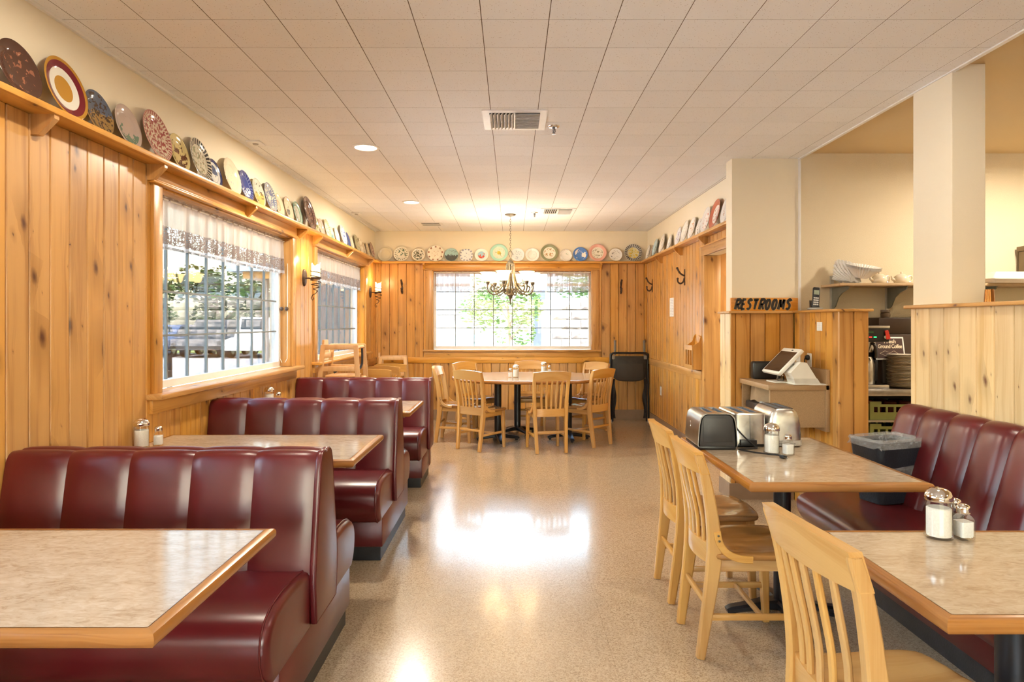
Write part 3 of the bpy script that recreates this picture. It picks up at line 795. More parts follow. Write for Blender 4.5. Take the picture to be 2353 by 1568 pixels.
# ================================================================== folded sling frames in the corner
SLING = plain('black_sling_cloth', (.014, .012, .012), .5, vary=.3, bump=.3); GRIP = plain('grey_rubber_grip', (.22, .20, .18), .6)
def sling_frame(label, y, dx, sling, handles):
    t = thing('folding_frame', label, 'folding frame', (1.67+dx, y, 0), 0, 'folded black frames in the corner')
    w = .27; top = .985
    p = [(-w, -.03, .02), (-w, 0, .5), (-w+.005, .02, top-.05), (-w+.02, .022, top-.018), (-w+.055, .023, top), (0, .023, top), (w-.055, .023, top), (w-.02, .022, top-.018), (w-.005, .02, top-.05), (w, 0, .5), (w, -.03, .02)]
    B().tube(bez(p, 3), .0125, 10).build('tube_frame', BLACKM, t)
    for s_ in (-1, 1):
        B().lathe([(.016, 0), (.017, .03), (.014, .04)], (s_*w, -.03, 0), 10).build('foot_cap', plain('pale_grey_cap', (.55, .53, .5), .5), t)
        if sling: B().tube([(s_*(w-.03), -.035, .02), (s_*(w-.03), -.012, .5), (s_*(w-.03), .0, .93)], .011, 8).build('inner_leg', BLACKM, t); B().rbox(s_*(w-.045)-.022, s_*(w-.045)+.022, -.03, .0, .90, .955, .008).build('clip', GRIP, t)
        if handles: B().tube([(s_*(w-.055)-.0, .03, .95), (s_*(w-.06), .035, 1.165)], [.016, .018], 10).build('handle_grip', GRIP, t)
        if sling:
            b = B(); b.grid(lambda u, v: (s_*(lerp(.195+.012*math.sin(9*v), .245, u)), -.018+.008*math.sin(14*v+5*u), lerp(.06, .62, v)), 5, 14)
            b.build('hanging_strap', SLING, t)
    if sling:
        def f(u, v):
            q = 2*u-1; sag = (1-q*q)*.03
            z = lerp(.585+.05*abs(q)**4, .945, v); xw = .225+.012*math.sin(PI*v)
            return (q*xw, -.022-sag*math.sin(PI*v)*1.1+.004*math.sin(12*u+3*v)*max(0, v-.5), z)
        B().grid(f, 14, 8).build('sling', SLING, t)
        B().grid(lambda u, v: ((2*u-1)*.185, -.055-.010*math.sin(PI*u)-.008*math.sin(PI*v), lerp(.60+.02*(2*u-1)**2, .84, v)), 10, 6).build('pouch', plain('charcoal_pouch', (.028, .022, .020), .6), t)
    return t
sling_frame('folded black tube frame with slung cloth pouch, front of the stack in the corner', 9.40, 0, True, False)
sling_frame('folded black tube frame second in the stack, behind the cloth pouch', 9.465, .02, False, False)
sling_frame('folded black tube frame with grey hand grips, rear of the stack against panelling', 9.53, .035, False, True)
# ================================================================== table-top things
def make_sugar():
    t = thing('sugar_dispenser', 'x', 'sugar dispenser', group='glass sugar dispensers')
    pr = [(.0385, 0), (.040, .004), (.0385, .010), (.0365, .014), (.0365, .104), (.034, .112), (.034, .118)]
    b = B(); n = 40
    loops = [[((r+(.0010*math.cos(20*2*PI*i/n) if .02 < z < .1 else 0))*math.cos(2*PI*i/n), (r+(.0010*math.cos(20*2*PI*i/n) if .02 < z < .1 else 0))*math.sin(2*PI*i/n), z) for i in range(n)] for r, z in pr]
    b.loft(loops).build('glass_jar', JAR, t, 60)
    B().lathe([(.0325, .006), (.0335, .012), (.0335, .088), (.030, .091)], seg=24).build('sugar', SUGAR, t)
    l = B().lathe([(.0375, .112), (.0385, .114), (.0375, .118), (.0385, .122), (.0375, .126), (.0365, .130), (.031, .140), (.020, .147), (.006, .1495), (.0005, .1497)], seg=28).build('lid', CHROME, t, 50)
    B().prism([(-.008, .0), (.010, .0), (.012, .004), (-.006, .004)], 'y', -.009, .009).build('flap', CHROME, l, loc=(.012, 0, .1455), rot=(0, .3, 0))
    return t
def make_shaker(fill):
    t = thing('salt_shaker', 'x', 'shaker', group='glass salt and pepper shakers')
    def sq(a, r, z): return [(x, y, z) for x, y in rrect(-a, a, -a, a, r, 3)]
    B().loft([sq(.0195, .005, 0), sq(.0205, .005, .004), sq(.0205, .005, .050), sq(.018, .008, .058), sq(.0145, .0135, .064), sq(.0145, .0138, .070)]).build('glass_body', JAR, t, 50)
    B().loft([sq(.0165, .004, .006), sq(.0175, .004, .010), sq(.0175, .004, .046)]).build('salt', fill, t)
    B().lathe([(.0165, .067), (.0172, .069), (.0165, .072), (.0172, .075), (.0165, .078), (.0170, .081), (.014, .087), (.006, .0905), (.0005, .091)], seg=20).build('cap', CHROME, t, 50)
    return t
SG = make_sugar(); SK = make_shaker(SALT); PK = make_shaker(PEPPER)
TT = .771
sug = [((-1.932, 3.44), 'sugar dispenser by the panelled wall on the table between first and middle booths'),
       ((-1.90, 5.16), 'sugar dispenser by the panelled wall on the hidden table before the last booth'),
       ((.045, 7.86), 'sugar dispenser standing with salt shaker in the middle of the oval table'),
       ((.405, 8.40), 'sugar dispenser toward the window side of the oval table'),
       ((1.293, 3.285), 'sugar dispenser on the toaster table next to the black cord'),
       ((1.292, 1.997), 'large sugar dispenser on the small table with two shakers')]
for i, (p, l) in enumerate(sug): place(SG if i == 0 else copy_tree(SG), (p[0], p[1], TT), .4*i, l)
SG2 = [o for o in bpy.data.objects if o.name.startswith('sugar_dispenser')]
shk = [((-1.868, 3.485), 0, .3, 'salt shaker beside the sugar jar by the wall between first and middle booths'),
       ((-1.838, 5.19), 0, .3, 'salt shaker beside the sugar jar on the hidden table before the last booth'),
       ((-.022, 7.86), 0, .1, 'salt shaker beside the sugar jar in the middle of the oval table'),
       ((.475, 8.39), 0, .2, 'salt shaker beside the sugar jar toward the window side of the oval table'),
       ((1.353, 3.235), 0, .25, 'salt shaker on the toaster table beside the loose plug'),
       ((1.358, 1.985), 0, .12, 'salt shaker in front on the small table with the large sugar jar'),
       ((1.375, 2.050), 1, .5, 'pepper shaker half hidden behind salt shaker on the small table')]
used = False
for i, (p, f, r, l) in enumerate(shk):
    o = PK if f else (SK if not used else copy_tree(SK))
    if not f: used = True
    place(o, (p[0], p[1], TT), r, l); o.scale = (1.12, 1.12, 1.15)
PK.name = 'pepper_shaker'
# ---- toasters
def slots(t, y0, y1, xs, z, depth=.03, w=.022):
    for x in xs:
        m = B().box(x-w/2, x+w/2, y0, y1, z-depth, z-depth+.002); m.box(x-w/2, x-w/2+.0015, y0, y1, z-depth, z+.001); m.box(x+w/2-.0015, x+w/2, y0, y1, z-depth, z+.001); m.box(x-w/2, x+w/2, y0, y0+.0015, z-depth, z+.001); m.box(x-w/2, x+w/2, y1-.0015, y1, z-depth, z+.001)
        m.build('bread_slot', plain('toaster_slot', (.30, .33, .38), .4, .8), t)
def ring_top(x0, x1, y0, y1, r, z, xs, w, sy0, sy1, th=.004):
    """flat top with slot openings, as strips"""
    b = B(); e = [x0]
    for x in xs: e += [x-w/2, x+w/2]
    e.append(x1)
    for i in range(0, len(e), 2): b.box(e[i], e[i+1], y0, y1, z-th, z)
    for i in range(1, len(e)-1, 2): b.box(e[i], e[i+1], y0, sy0, z-th, z); b.box(e[i], e[i+1], sy1, y1, z-th, z)
    return b
# toaster A: dark steel with charcoal ends
ta = thing('toaster', 'dark steel toaster with charcoal end panel, nearest the aisle chairs', 'toaster', (1.050, 3.435, TT), -.03, 'toasters on the long table')
sh = [(-.098, .018), (-.102, .03), (-.094, .13), (-.086, .165), (-.070, .182), (-.055, .186)]
prof = sh+[(-x, z) for x, z in reversed(sh)]
def shell(prof, y0, y1, skip_top=True, th=.004):
    b = B(); n = len(prof)
    inner = [(x*.95, z-.002 if z > .1 else z) for x, z in prof]
    return b.loft([[(x, y0, z) for x, z in prof], [(x, y1, z) for x, z in prof]], caps=True, closed=False)
ASTEEL = plain('smoked_steel', (.36, .36, .37), .28, 1.0, vary=.06)
for sgn in (-1, 1):
    pp = [(sgn*abs(x), z) for x, z in sh]
    B().prism(pp+[(x-sgn*.004 if abs(x) > .06 else x, z-.004) for x, z in reversed(pp)], 'y', -.077, .20).build('steel_side', ASTEEL, ta, 40)
ring_top(-.055, .055, -.077, .20, 0, .186, (-.026, .030), .028, -.02, .165).build('steel_top', ASTEEL, ta)
slots(ta, -.02, .165, (-.026, .030), .186, .05, .028)
for y0_, y1_ in ((-.075, -.055), (.20, .215)):
    e = cushion([(x*.90, z*.965) for x, z in prof], y0_, y1_, .006, 2); e.xf(Matrix(((0, 1, 0, 0), (1, 0, 0, 0), (0, 0, 1, 0), (0, 0, 0, 1))))
    en = e.build('end_panel', plain('charcoal_plastic', (.035, .034, .035), .42), ta)
    if y0_ < 0: B().rbox(-.074, .074, -.078, -.073, .040, .165, .01).build('recess', plain('charcoal_plastic', (.035, .034, .035), .42), en)
B().rbox(-.095, .095, -.07, .21, .0, .02, .006).build('base', BLACK, ta)
B().tube([(-.1030, .075, .128), (-.1034, .070, .118), (-.1035, .062, .113), (-.1032, .070, .108), (-.1036, .066, .10)], .0018, 6).build('emblem', CHROME, ta)
# toaster B: straight steel box
tb = thing('toaster', 'boxy brushed steel toaster standing between the other two', 'toaster', (1.244, 3.50, TT), -.01, 'toasters on the long table')
b = B()
o1 = rrect(-.083, .083, -.055, .235, .022, 4)
b.loft([[(x, y, .016) for x, y in o1], [(x, y, .168) for x, y in o1]], caps=False).build('steel_body', STEEL, tb, 40)
xs = (-.034, .030)
tp = ring_top(-.077, .077, -.050, .23, 0, .176, xs, .034, -.022, .205); tp.build('steel_top', STEEL, tb)
B().loft([[(x, y, .166) for x, y in o1], [(x, y, .172) for x, y in rrect(-.083, .083, -.055, .235, .022, 4, -.004)], [(x, y, .176) for x, y in rrect(-.083, .083, -.055, .235, .022, 4, -.007)]], caps=False).build('rim', STEEL, tb, 40)
slots(tb, -.022, .205, xs, .176, .05, .034)
B().box(-.002, .0, -.0562, -.0545, .02, .166).build('seam', DSTEEL, tb)
B().rbox(-.077, .077, -.05, .23, .0, .017, .005).build('base', BLACK, tb)
B().rbox(-.055, .030, -.075, -.05, .008, .040, .004).build('crumb_tray', BLACK, tb)
B().rbox(-.02, .02, .233, .248, .11, .135, .004).build('lever', BLACK, tb)
# toaster C: rounded brushed steel
tc_ = thing('toaster', 'rounded brushed steel toaster with domed top at the far side of the row', 'toaster', (1.430, 3.52, TT), -.02, 'toasters on the long table')
sec = [(.094, .030), (.0945, .065), (.091, .11), (.083, .15), (.073, .177), (.058, .193), (.045, .198)]
loops = []
for i, (hw, z) in enumerate(sec):
    k = hw/.1; loops.append([(x, y, z) for x, y in rrect(-hw, hw, -.075*(.55+.45*k), .21+.03*(k-1), .045*k, 5)])
B().loft(loops, caps=False).build('steel_body', STEEL, tc_, 60)
ring_top(-.047, .047, -.050, .185, 0, .1995, (-.022, .022), .024, -.03, .155).build('slot_plate', BLACK, tc_)
slots(tc_, -.03, .155, (-.022, .022), .1995, .05, .024)
B().loft([[(x, y, z) for x, y in rrect(-.099, .099, -.082, .212, .05, 5, o)] for z, o in ((.004, -.006), (.008, 0), (.032, -.001), (.034, -.005))]).build('base_ring', plain('grey_plastic', (.38, .35, .31), .4), tc_)
B().box(-.06, .05, -.0835, -.081, .017, .019).build('groove', BLACK, tc_)
# cord and plug
cd = thing('power_cord', 'black toaster cord and two-prong plug lying across the long table', 'cord', (0, 0, TT))
B().tube(bez([(1.149, 3.42, .150), (1.152, 3.40, .120), (1.160, 3.385, .098), (1.20, 3.385, .055), (1.245, 3.39, .016), (1.255, 3.385, .006), (1.20, 3.375, .0055), (1.155, 3.36, .0055), (1.165, 3.335, .0055), (1.20, 3.28, .0055), (1.25, 3.235, .0055), (1.285, 3.215, .0055), (1.306, 3.19, .0055), (1.300, 3.170, .0065)], 6), .0042, 8).build('cable', BLACK, cd)
pl = B().rbox(-.011, .011, -.016, .016, 0, .015, .004).build('plug', BLACK, cd, loc=(1.297, 3.156, 0), rot=(0, 0, .25))
for s_ in (-1, 1): B().box(s_*.006-.003, s_*.006+.003, -.030, -.016, .006, .0075).build('prong', CHROME, pl)
# ---- waste bin on the banquette
wb = thing('waste_bin', 'black plastic waste bin with clear liner sitting on the banquette seat', 'bin', (2.0, 3.525, .474), .30); wb.scale = (.93, .93, 1.0)
lo, hi = rrect(-.125, .125, -.085, .085, .03, 4), rrect(-.165, .165, -.115, .115, .035, 4)
ob = [[(x, y, .0) for x, y in lo], [(lerp(a_[0], c_[0], .5), lerp(a_[1], c_[1], .5), .16) for a_, c_ in zip(lo, hi)], [(x, y, .325) for x, y in hi]]
inn = [[(x*.97, y*.97, z) for x, y, z in L] for L in reversed(ob)]
B().loft(ob+inn[:-1]+[[(x*.95, y*.95, .006) for x, y in lo]]).build('bin_body', plain('bin_black', (.014, .017, .024), .42, bump=.3), wb)
LIN = NT('clear_liner'); _a = LIN.n('ShaderNodeBsdfTransparent', {'Color': (.92, .92, .93, 1)}); _g = LIN.n('ShaderNodeBsdfPrincipled', {'Base Color': (.62, .62, .63, 1), 'Roughness': .16, 'Specular IOR Level': .8})
_w = LIN.noise(LIN.n('ShaderNodeTexCoord').outputs['Object'], 30, 4, .6, 1.0); LIN.link(LIN.bump(_w, .6, .01), _g.inputs['Normal'])
_m = LIN.n('ShaderNodeMixShader', {0: LIN.math('ADD', .12, LIN.math('MULTIPLY', _w, .38), clamp=True), 1: _a.outputs[0], 2: _g.outputs[0]}); LIN.link(_m.outputs[0], LIN.out.inputs[0])
b = B(); loops = []; rr = random.Random(3); n_ = len(hi)
for sc, z, j in ((1.05, .292, .010), (1.045, .31, .006), (1.05, .328, .004), (1.02, .341, .004), (.96, .338, .005), (.90, .30, .008), (.86, .22, .01), (.82, .10, .01)):
    loops.append([(x*sc+rr.uniform(-j, j), y*sc+rr.uniform(-j, j), z+rr.uniform(-j, j)+(.018*math.sin(3*2*PI*i/n_) if z < .29 and sc > 1 else 0)) for i, (x, y) in enumerate(hi)])
b.loft(loops, caps=False).build('bag_liner', LIN.m, wb, 180)
# ================================================================== ceiling fixtures
def downlight(x, y, label, r=.085, z=ZC-.009, w=1.0):
    t = thing('downlight', label, 'ceiling light', (x, y, z), 0, 'recessed ceiling downlights')
    B().lathe([(r+.018, 0), (r+.016, -.006), (r, -.007), (r-.004, -.001), (r-.004, 0)], seg=32, caps=False).build('trim_ring', WHITE, t, 60)
    B().lathe([(r-.003, -.0035), (.001, -.0042)], seg=32, caps=False).build('lens', emit('warm_lens', (1, .84, .60), 9.0) if not bpy.data.materials.get('warm_lens') else bpy.data.materials['warm_lens'], t)
    ld = bpy.data.lights.new('can_lamp', 'AREA'); ld.shape = 'DISK'; ld.size = .15; ld.energy = CAN_W*w; ld.color = WARM
    lo_ = bpy.data.objects.new('can_lamp', ld); COL.objects.link(lo_); lo_.parent = t; lo_.location = (0, 0, -.02)
    return t
downlight(-1.117, 5.04, 'glowing recessed downlight above the middle booth')
downlight(-1.117, 7.33, 'glowing recessed downlight beyond the last booth, near the high chairs')
downlight(1.62, 2.62, 'recessed downlight above the toaster table', w=.32)
downlight(-1.117, 2.55, 'recessed downlight above the first booth', w=.4)
downlight(2.75, 6.2, 'recessed downlight in the passage behind the doorway', .07, 2.199, .5)
for x, y in ((-1.117, .2), (1.2, .2), (-1.1, -2.0), (1.2, -2.0)): downlight(x, y, 'added unseen recessed downlight in the front part of the dining room', w=.22)  # unseen lamps added behind the camera to brighten the room
kl = thing('kitchen_light', 'warm ceiling light fitting inside the kitchen', 'ceiling light', (3.9, 4.3, 2.80))
B().lathe([(.16, 0), (.16, -.02), (.13, -.05), (.02, -.07), (.001, -.071)], seg=28).build('glass_bowl', emit('kitchen_bowl', (1, .80, .52), 6.0), kl, 60)
for x, y, w in ((3.9, 4.3, KITCHEN_W), (3.5, .3, KITCHEN_W*.3)):
    ld = bpy.data.lights.new('kitchen_lamp', 'AREA'); ld.shape = 'DISK'; ld.size = .3; ld.energy = w; ld.color = WARM
    lo_ = bpy.data.objects.new('kitchen_lamp', ld); COL.objects.link(lo_); lo_.location = (x, y, 2.70)
k2 = copy_tree(kl); k2.location = (3.5, .3, 2.80); k2['label'] = 'added unseen ceiling light fitting in the front part of the kitchen'  # bowl copied onto the second, unseen lamp, which is added for light
# vents
def vent(label, x0, x1, y0, y1, style):
    cx, cy = (x0+x1)/2, (y0+y1)/2; w, d = (x1-x0)/2, (y1-y0)/2
    t = thing('ceiling_vent', label, 'air vent', (cx, cy, ZC-.009), 0, 'ceiling air vents')
    VM = plain('vent_enamel', (.80, .79, .77), .4, vary=.02)
    f = .045
    B().box(-w, w, -d, -d+f, -.006, 0).box(-w, w, d-f, d, -.006, 0).box(-w, -w+f, -d+f, d-f, -.006, 0).box(w-f, w, -d+f, d-f, -.006, 0).build('frame', VM, t)
    B().box(-w+f, w-f, -d+f, d-f, -.0015, -.0005).build('duct', plain('duct_dark', (.02, .016, .012), .9), t)
    if style == 'split':
        n = 7
        for i in range(n):
            x = -w+f+(w-f)*(i+.5)/n
            for s_ in (-1, 1):
                B().prism([(x-.010, -.020), (x-.007, -.021), (x+.009, -.002), (x+.006, -.002)], 'y', *( (-d+f, -.004) if s_ < 0 else (.004, d-f))).build('louvre', VM, t)
        for j in range(13):
            y = -d+f+(2*d-2*f)*(j+.5)/13
            B().prism([(y-.010, -.018), (y-.007, -.019), (y+.010, -.003), (y+.007, -.002)], 'x', .004, w-f).build('louvre', VM, t)
        B().box(-.004, .004, -d+f, d-f, -.02, 0).build('divider', VM, t)
    else:
        for j in (0,): B().box(-w+f, w-f, -.012, .012, -.006, 0).build('divider', VM, t)
        n = 24
        for i in range(n):
            x = -w+f+(2*w-2*f)*(i+.5)/n; B().box(x-.0018, x+.0018, -d+f, d-f, -.0022, -.0012).build('louvre', VM, t)
    return t
vent('square white ceiling vent with split louvres, above the aisle before the chandelier', -.19, .225, 4.15, 4.56, 'split')
vent('white ceiling vent with split louvres, beside the chandelier chain', .34, .755, 7.72, 8.12, 'split')
vent('slim white ceiling grille near the back wall', -1.27, -.93, 8.78, 9.13, 'grille')
def sprinkler(label, x, y):
    t = thing('fire_sprinkler', label, 'sprinkler', (x, y, ZC-.009), 0, 'ceiling sprinklers')
    B().lathe([(.042, 0), (.042, -.003), (.030, -.010), (.012, -.014), (.010, -.012)], seg=20).build('escutcheon', CHROME, t, 60)
    B().lathe([(.010, -.012), (.011, -.022), (.006, -.03), (.005, -.05)], seg=12).build('body', DSTEEL, t)
    for s_ in (-1, 1): B().tube([(s_*.010, 0, -.022), (s_*.012, 0, -.036), (s_*.002, 0, -.052)], .002, 6).build('yoke', DSTEEL, t)
    B().lathe([(.013, -.053), (.014, -.055), (.001, -.056)], seg=14).build('deflector', CHROME, t)
sprinkler('chrome fire sprinkler beside the square vent over the aisle', .285, 4.50)
sprinkler('chrome fire sprinkler beside the chandelier', .275, 8.02)
for x, y, l in ((-1.905, 4.90, 'small square white sensor on the ceiling by the window wall, above middle booth'), (-1.90, 8.06, 'small square white sensor on the ceiling by the window wall, above second window')):
    t = thing('ceiling_sensor', l, 'sensor', (x, y, ZC-.009))
    B().rbox(-.05, .05, -.06, .06, -.012, 0, .003).build('housing', WHITE, t)
    B().lathe([(.022, -.012), (.018, -.018), (.001, -.019)], seg=16).build('dome', plain('grey_plastic', (.38, .35, .31), .4), t)
# ================================================================== chandelier
def chandelier():
    t = thing('chandelier', 'six-arm antique metal chandelier with glowing bell shades over the oval table', 'chandelier', (-.02, 8.16, 0))
    B().lathe([(.07, ZC-.009), (.07, ZC-.014), (.055, ZC-.026), (.02, ZC-.034), (.006, ZC-.04)], seg=28).build('ceiling_canopy', NICKEL, t, 60)
    z = ZC-.04; k = 0
    while z > 2.30:
        c = [(.008*math.cos(a)*(1 if k % 2 else 0)+0, .008*math.cos(a)*(0 if k % 2 else 1), z-.018+.018*math.sin(a)) for a in [2*PI*i/12 for i in range(12)]]
        B().tube(c, .0022, 6, closed=True).build('chain_link', NICKEL, t); z -= .029; k += 1
    c = [(.022*math.cos(a)*(.7 if math.sin(a) < 0 else 1), 0, 2.265+.045*math.sin(a)) for a in [2*PI*i/20 for i in range(20)]]
    B().tube(c, .005, 8, closed=True).build('hanging_loop', NICKEL, t)
    B().lathe([(.006, 2.225), (.014, 2.21), (.016, 2.195), (.034, 2.175), (.040, 2.165), (.040, 2.158), (.052, 2.150), (.052, 2.140), (.03, 2.135), (.01, 2.13)], seg=24).build('top_cap', NICKEL, t, 50)
    B().tube([(0, 0, 2.14), (0, 0, 1.78)], .012, 12).build('stem', NICKEL, t)
    B().lathe([(.012, 1.80), (.05, 1.775), (.052, 1.765), (.034, 1.755), (.024, 1.735), (.012, 1.705), (.006, 1.68), (.012, 1.668), (.004, 1.65), (.001, 1.648)], seg=20).build('finial', NICKEL, t, 50)
    SH = NT('alabaster_shade'); _e = SH.n('ShaderNodeEmission', {'Color': (1, .80, .50, 1), 'Strength': 1.5}); _d = SH.n('ShaderNodeBsdfTranslucent', {'Color': (.9, .75, .5, 1)})
    _x = SH.n('ShaderNodeAddShader', {0: _e.outputs[0], 1: _d.outputs[0]}); SH.link(_x.outputs[0], SH.out.inputs[0])
    R = .285
    for k in range(6):
        a = k*PI/3+.24; ca, sa = math.cos(a), math.sin(a)
        P = lambda r, z: (ca*r, sa*r, z)
        arm = B().tube(bez([P(.045, 2.14), P(.055, 2.02), P(.085, 1.90), P(.15, 1.815), P(.215, 1.805), P(.248, 1.84), P(.235, 1.875), P(.212, 1.862)], 5), [.009]*36, 8).build('arm', NICKEL, t)
        B().tube(bez([P(.035, 1.775), P(.05, 1.815), P(.085, 1.835), P(.14, 1.79), P(.21, 1.765), P(.275, 1.80), P(.290, 1.86), P(R, 1.90)], 5), .0085, 8).build('scroll', NICKEL, arm)
        B().lathe([(.006, 1.885), (.020, 1.895), (.024, 1.91), (.027, 1.93), (.024, 1.935)], P(R, 0), 16).build('lamp_cup', NICKEL, arm)
        sh_ = [(.030, 1.925), (.050, 1.935), (.062, 1.965), (.068, 2.0), (.085, 2.03), (.098, 2.04), (.094, 2.041), (.066, 2.008), (.058, 1.97), (.046, 1.942), (.028, 1.932)]
        B().lathe(sh_, P(R, 0), 24, caps=False).build('shade', SH.m, t, 60)
        B().ball(P(R, 1.985), .022).build('bulb', emit('bulb', (1, .82, .55), 10.0) if not bpy.data.materials.get('bulb') else bpy.data.materials['bulb'], t)
        ld = bpy.data.lights.new('bulb_lamp', 'POINT'); ld.energy = BULB_W; ld.color = (1, .76, .46); ld.shadow_soft_size = .035
        lo_ = bpy.data.objects.new('bulb_lamp', ld); COL.objects.link(lo_); lo_.parent = t; lo_.location = P(R, 2.055)
chandelier()
# ================================================================== wall sconces
CAND = NT('candle_shade'); _tc = CAND.n('ShaderNodeTexCoord').outputs['Object']; _z = CAND.n('ShaderNodeSeparateXYZ', {0: _tc}).outputs[2]
_e = CAND.n('ShaderNodeEmission', {'Color': (1, .70, .32, 1), 'Strength': 3.4}); _d = CAND.n('ShaderNodeBsdfDiffuse', {'Color': (.8, .6, .3, 1)})
_x = CAND.n('ShaderNodeAddShader', {0: _e.outputs[0], 1: _d.outputs[0]}); CAND.link(_x.outputs[0], CAND.out.inputs[0])
def make_sconce(label):
    t = thing('wall_sconce', label, 'wall lamp', (0, 0, 0), 0, 'candle wall sconces')
    # local: wall at x=0, lamp stands out in +x
    b = B().lathe([(.001, .018), (.045, .018), (.052, .012), (.055, .0)], seg=28, sy=1.0); b.v = [(z, x, y*1.5) for x, y, z in b.v]; b.build('back_plate', IRON, t, 50)
    B().tube([(.01, 0, -.005), (.05, 0, -.005), (.075, 0, -.012)], .007, 8).build('bracket_arm', IRON, t)
    cx = .115
    n = 24; top = lambda a: .128+.012*math.sin(2*a+1)+.008*math.sin(5*a)
    L = [[(cx+r*math.cos(2*PI*i/n), r*math.sin(2*PI*i/n), z if z < .1 else top(2*PI*i/n)-(.0 if r > .037 else .012)) for i in range(n)] for r, z in ((.036, .0), (.040, .01), (.041, .06), (.041, .128), (.035, .128))]
    B().loft(L, caps=False).build('candle_shade', CAND.m, t, 60)
    B().lathe([(.001, -.02), (.040, -.018), (.045, -.006), (.045, .004), (.038, .004)], (cx, 0, 0), 20).build('drip_cup', IRON, t)
    p = []
    for i in range(90):
        q = i/89; a = q*2*PI*5.2; r = .048 if q < .62 else lerp(.048, .012, (q-.62)/.38); p.append((cx+r*math.cos(a), r*math.sin(a), lerp(.085, -.135, q)))
    p += [(cx, .0, -.15), (cx-.03, 0, -.165), (cx-.045, 0, -.195), (cx-.03, 0, -.215), (cx-.018, 0, -.20), (cx-.026, 0, -.188)]
    B().tube(p, .0042, 7).build('spiral', IRON, t)
    ld = bpy.data.lights.new('sconce_lamp', 'POINT'); ld.energy = SCONCE_W; ld.color = (1, .68, .32); ld.shadow_soft_size = .03
    lo_ = bpy.data.objects.new('sconce_lamp', ld); COL.objects.link(lo_); lo_.parent = t; lo_.location = (cx, 0, .175)
    return t
SC = make_sconce('lit candle sconce with iron spiral on the panelling between the two curtained windows')
place(SC, (XP, 6.29, 1.850), 0)
place(copy_tree(SC), (XP, 9.22, 1.850), 0, 'lit candle sconce with iron spiral near the panelled back corner')
# ================================================================== things on the walls
def make_hook(label):
    t = thing('coat_hook', label, 'coat hook', group='dark iron coat hooks')
    # local: wall at y=0, sticks out -y
    B().prism([(-.010, -.09), (.010, -.09), (.014, -.06), (.008, -.03), (.015, .0), (.008, .03), (.013, .06), (.006, .095), (-.006, .095), (-.013, .06), (-.008, .03), (-.015, 0), (-.008, -.03), (-.014, -.06)], 'y', -.006, 0).build('plate', IRON, t)
    B().tube(bez([(0, -.006, .02), (0, -.03, .03), (0, -.06, .055), (0, -.085, .10)], 5), [.010]*10+[.011]*6, 8).build('upper_prong', IRON, t)
    B().ball((0, -.087, .105), .014).build('upper_tip', IRON, t)
    B().tube(bez([(0, -.006, -.005), (0, -.02, -.05), (0, -.05, -.070), (0, -.078, -.050), (0, -.082, -.02)], 5), .0095, 8).build('lower_prong', IRON, t)
    B().ball((0, -.082, -.015), .013).build('lower_tip', IRON, t)
    return t
HK = make_hook('dark iron coat hook on the back panelling, on the sconce side of the window'); place(HK, (-1.605, YP, 1.93), 0)
place(copy_tree(HK), (1.59, YP, 1.93), 0, 'dark iron coat hook on the back panelling, above the folded black frames')
place(copy_tree(HK), (XQ, 9.22, 1.935), -PI/2, 'dark iron coat hook on the side panelling, closer to the panelled corner')
place(copy_tree(HK), (XQ, 7.50, 1.935), -PI/2, 'dark iron coat hook on the side panelling, closer to the doorway')
def mk_notice():
    t = NT('printed_notice'); tc = t.n('ShaderNodeTexCoord').outputs['Object']; s = t.n('ShaderNodeSeparateXYZ', {0: tc}).outputs
    row = t.math('GREATER_THAN', t.math('SINE', t.math('MULTIPLY', s[2], 330)), .25); wd = t.noise(t.n('ShaderNodeCombineXYZ', {0: 0, 1: t.math('MULTIPLY', s[1], 70), 2: t.math('FLOOR', t.math('MULTIPLY', s[2], 52))}).outputs[0], 1, 1)
    m = t.math('MULTIPLY', row, t.math('GREATER_THAN', wd, .45)); m = t.math('MULTIPLY', m, t.math('LESS_THAN', t.math('ABSOLUTE', s[1]), .085))
    t.bsdf(t.mix(t.math('MULTIPLY', m, .6), (.85, .86, .88), (.25, .27, .33)), .8); return t.m
one('wall_notice', B().box(-.0015, 0, -.10, .10, -.115, .115), mk_notice(), 'white printed notice taped to the side panelling below the coat hooks', 'notice', loc=(XQ-.001, 8.11, 1.61))
lr = thing('letter_rack', 'scroll-topped pine letter rack on the side panelling by the doorway', 'letter rack', (XQ, 6.93, .935))
def scroll(): return [(0, 0), (-.095, 0), (-.105, .20), (-.098, .245), (-.070, .265), (-.040, .285), (-.025, .33), (-.012, .355), (0, .36)]
for y in (-.135, .12): B().prism(scroll(), 'y', y, y+.015).build('side_panel', PINE['z'], lr)
B().prism([(-.12, 0), (.12, 0), (.12, .30), (.06, .345), (0, .355), (-.06, .345), (-.12, .30)], 'x', -.012, -.001).build('back_panel', PINE['z'], lr)
B().box(-.108, -.096, -.135, .135, .0, .045).build('front_rail', PINE['y'], lr); B().box(-.112, -.100, -.135, .135, .20, .25).build('front_rail', PINE['y'], lr)
for y in (-.135, -.05, .045, .12-.0): B().box(-.109, -.099, y, y+.03 if y > -.13 else y+.025, .045, .20).build('slat', PINE['z'], lr)
B().box(-.10, -.012, -.12, .12, 0, .012).build('bottom', PINE['y'], lr)
def outlet(label, loc, rz):
    t = thing('wall_outlet', label, 'outlet', loc, rz, 'wall outlets')
    B().rbox(-.036, .036, -.006, 0, -.058, .058, .003).build('cover_plate', PLASTW, t)
    for z in (-.026, .026): B().rbox(-.016, .016, -.008, -.005, z-.014, z+.014, .004).build('socket', PLASTW, t)
    return t
outlet('white wall outlet low on the side panelling behind the toasters', (XQ, 8.70, .52), -PI/2)
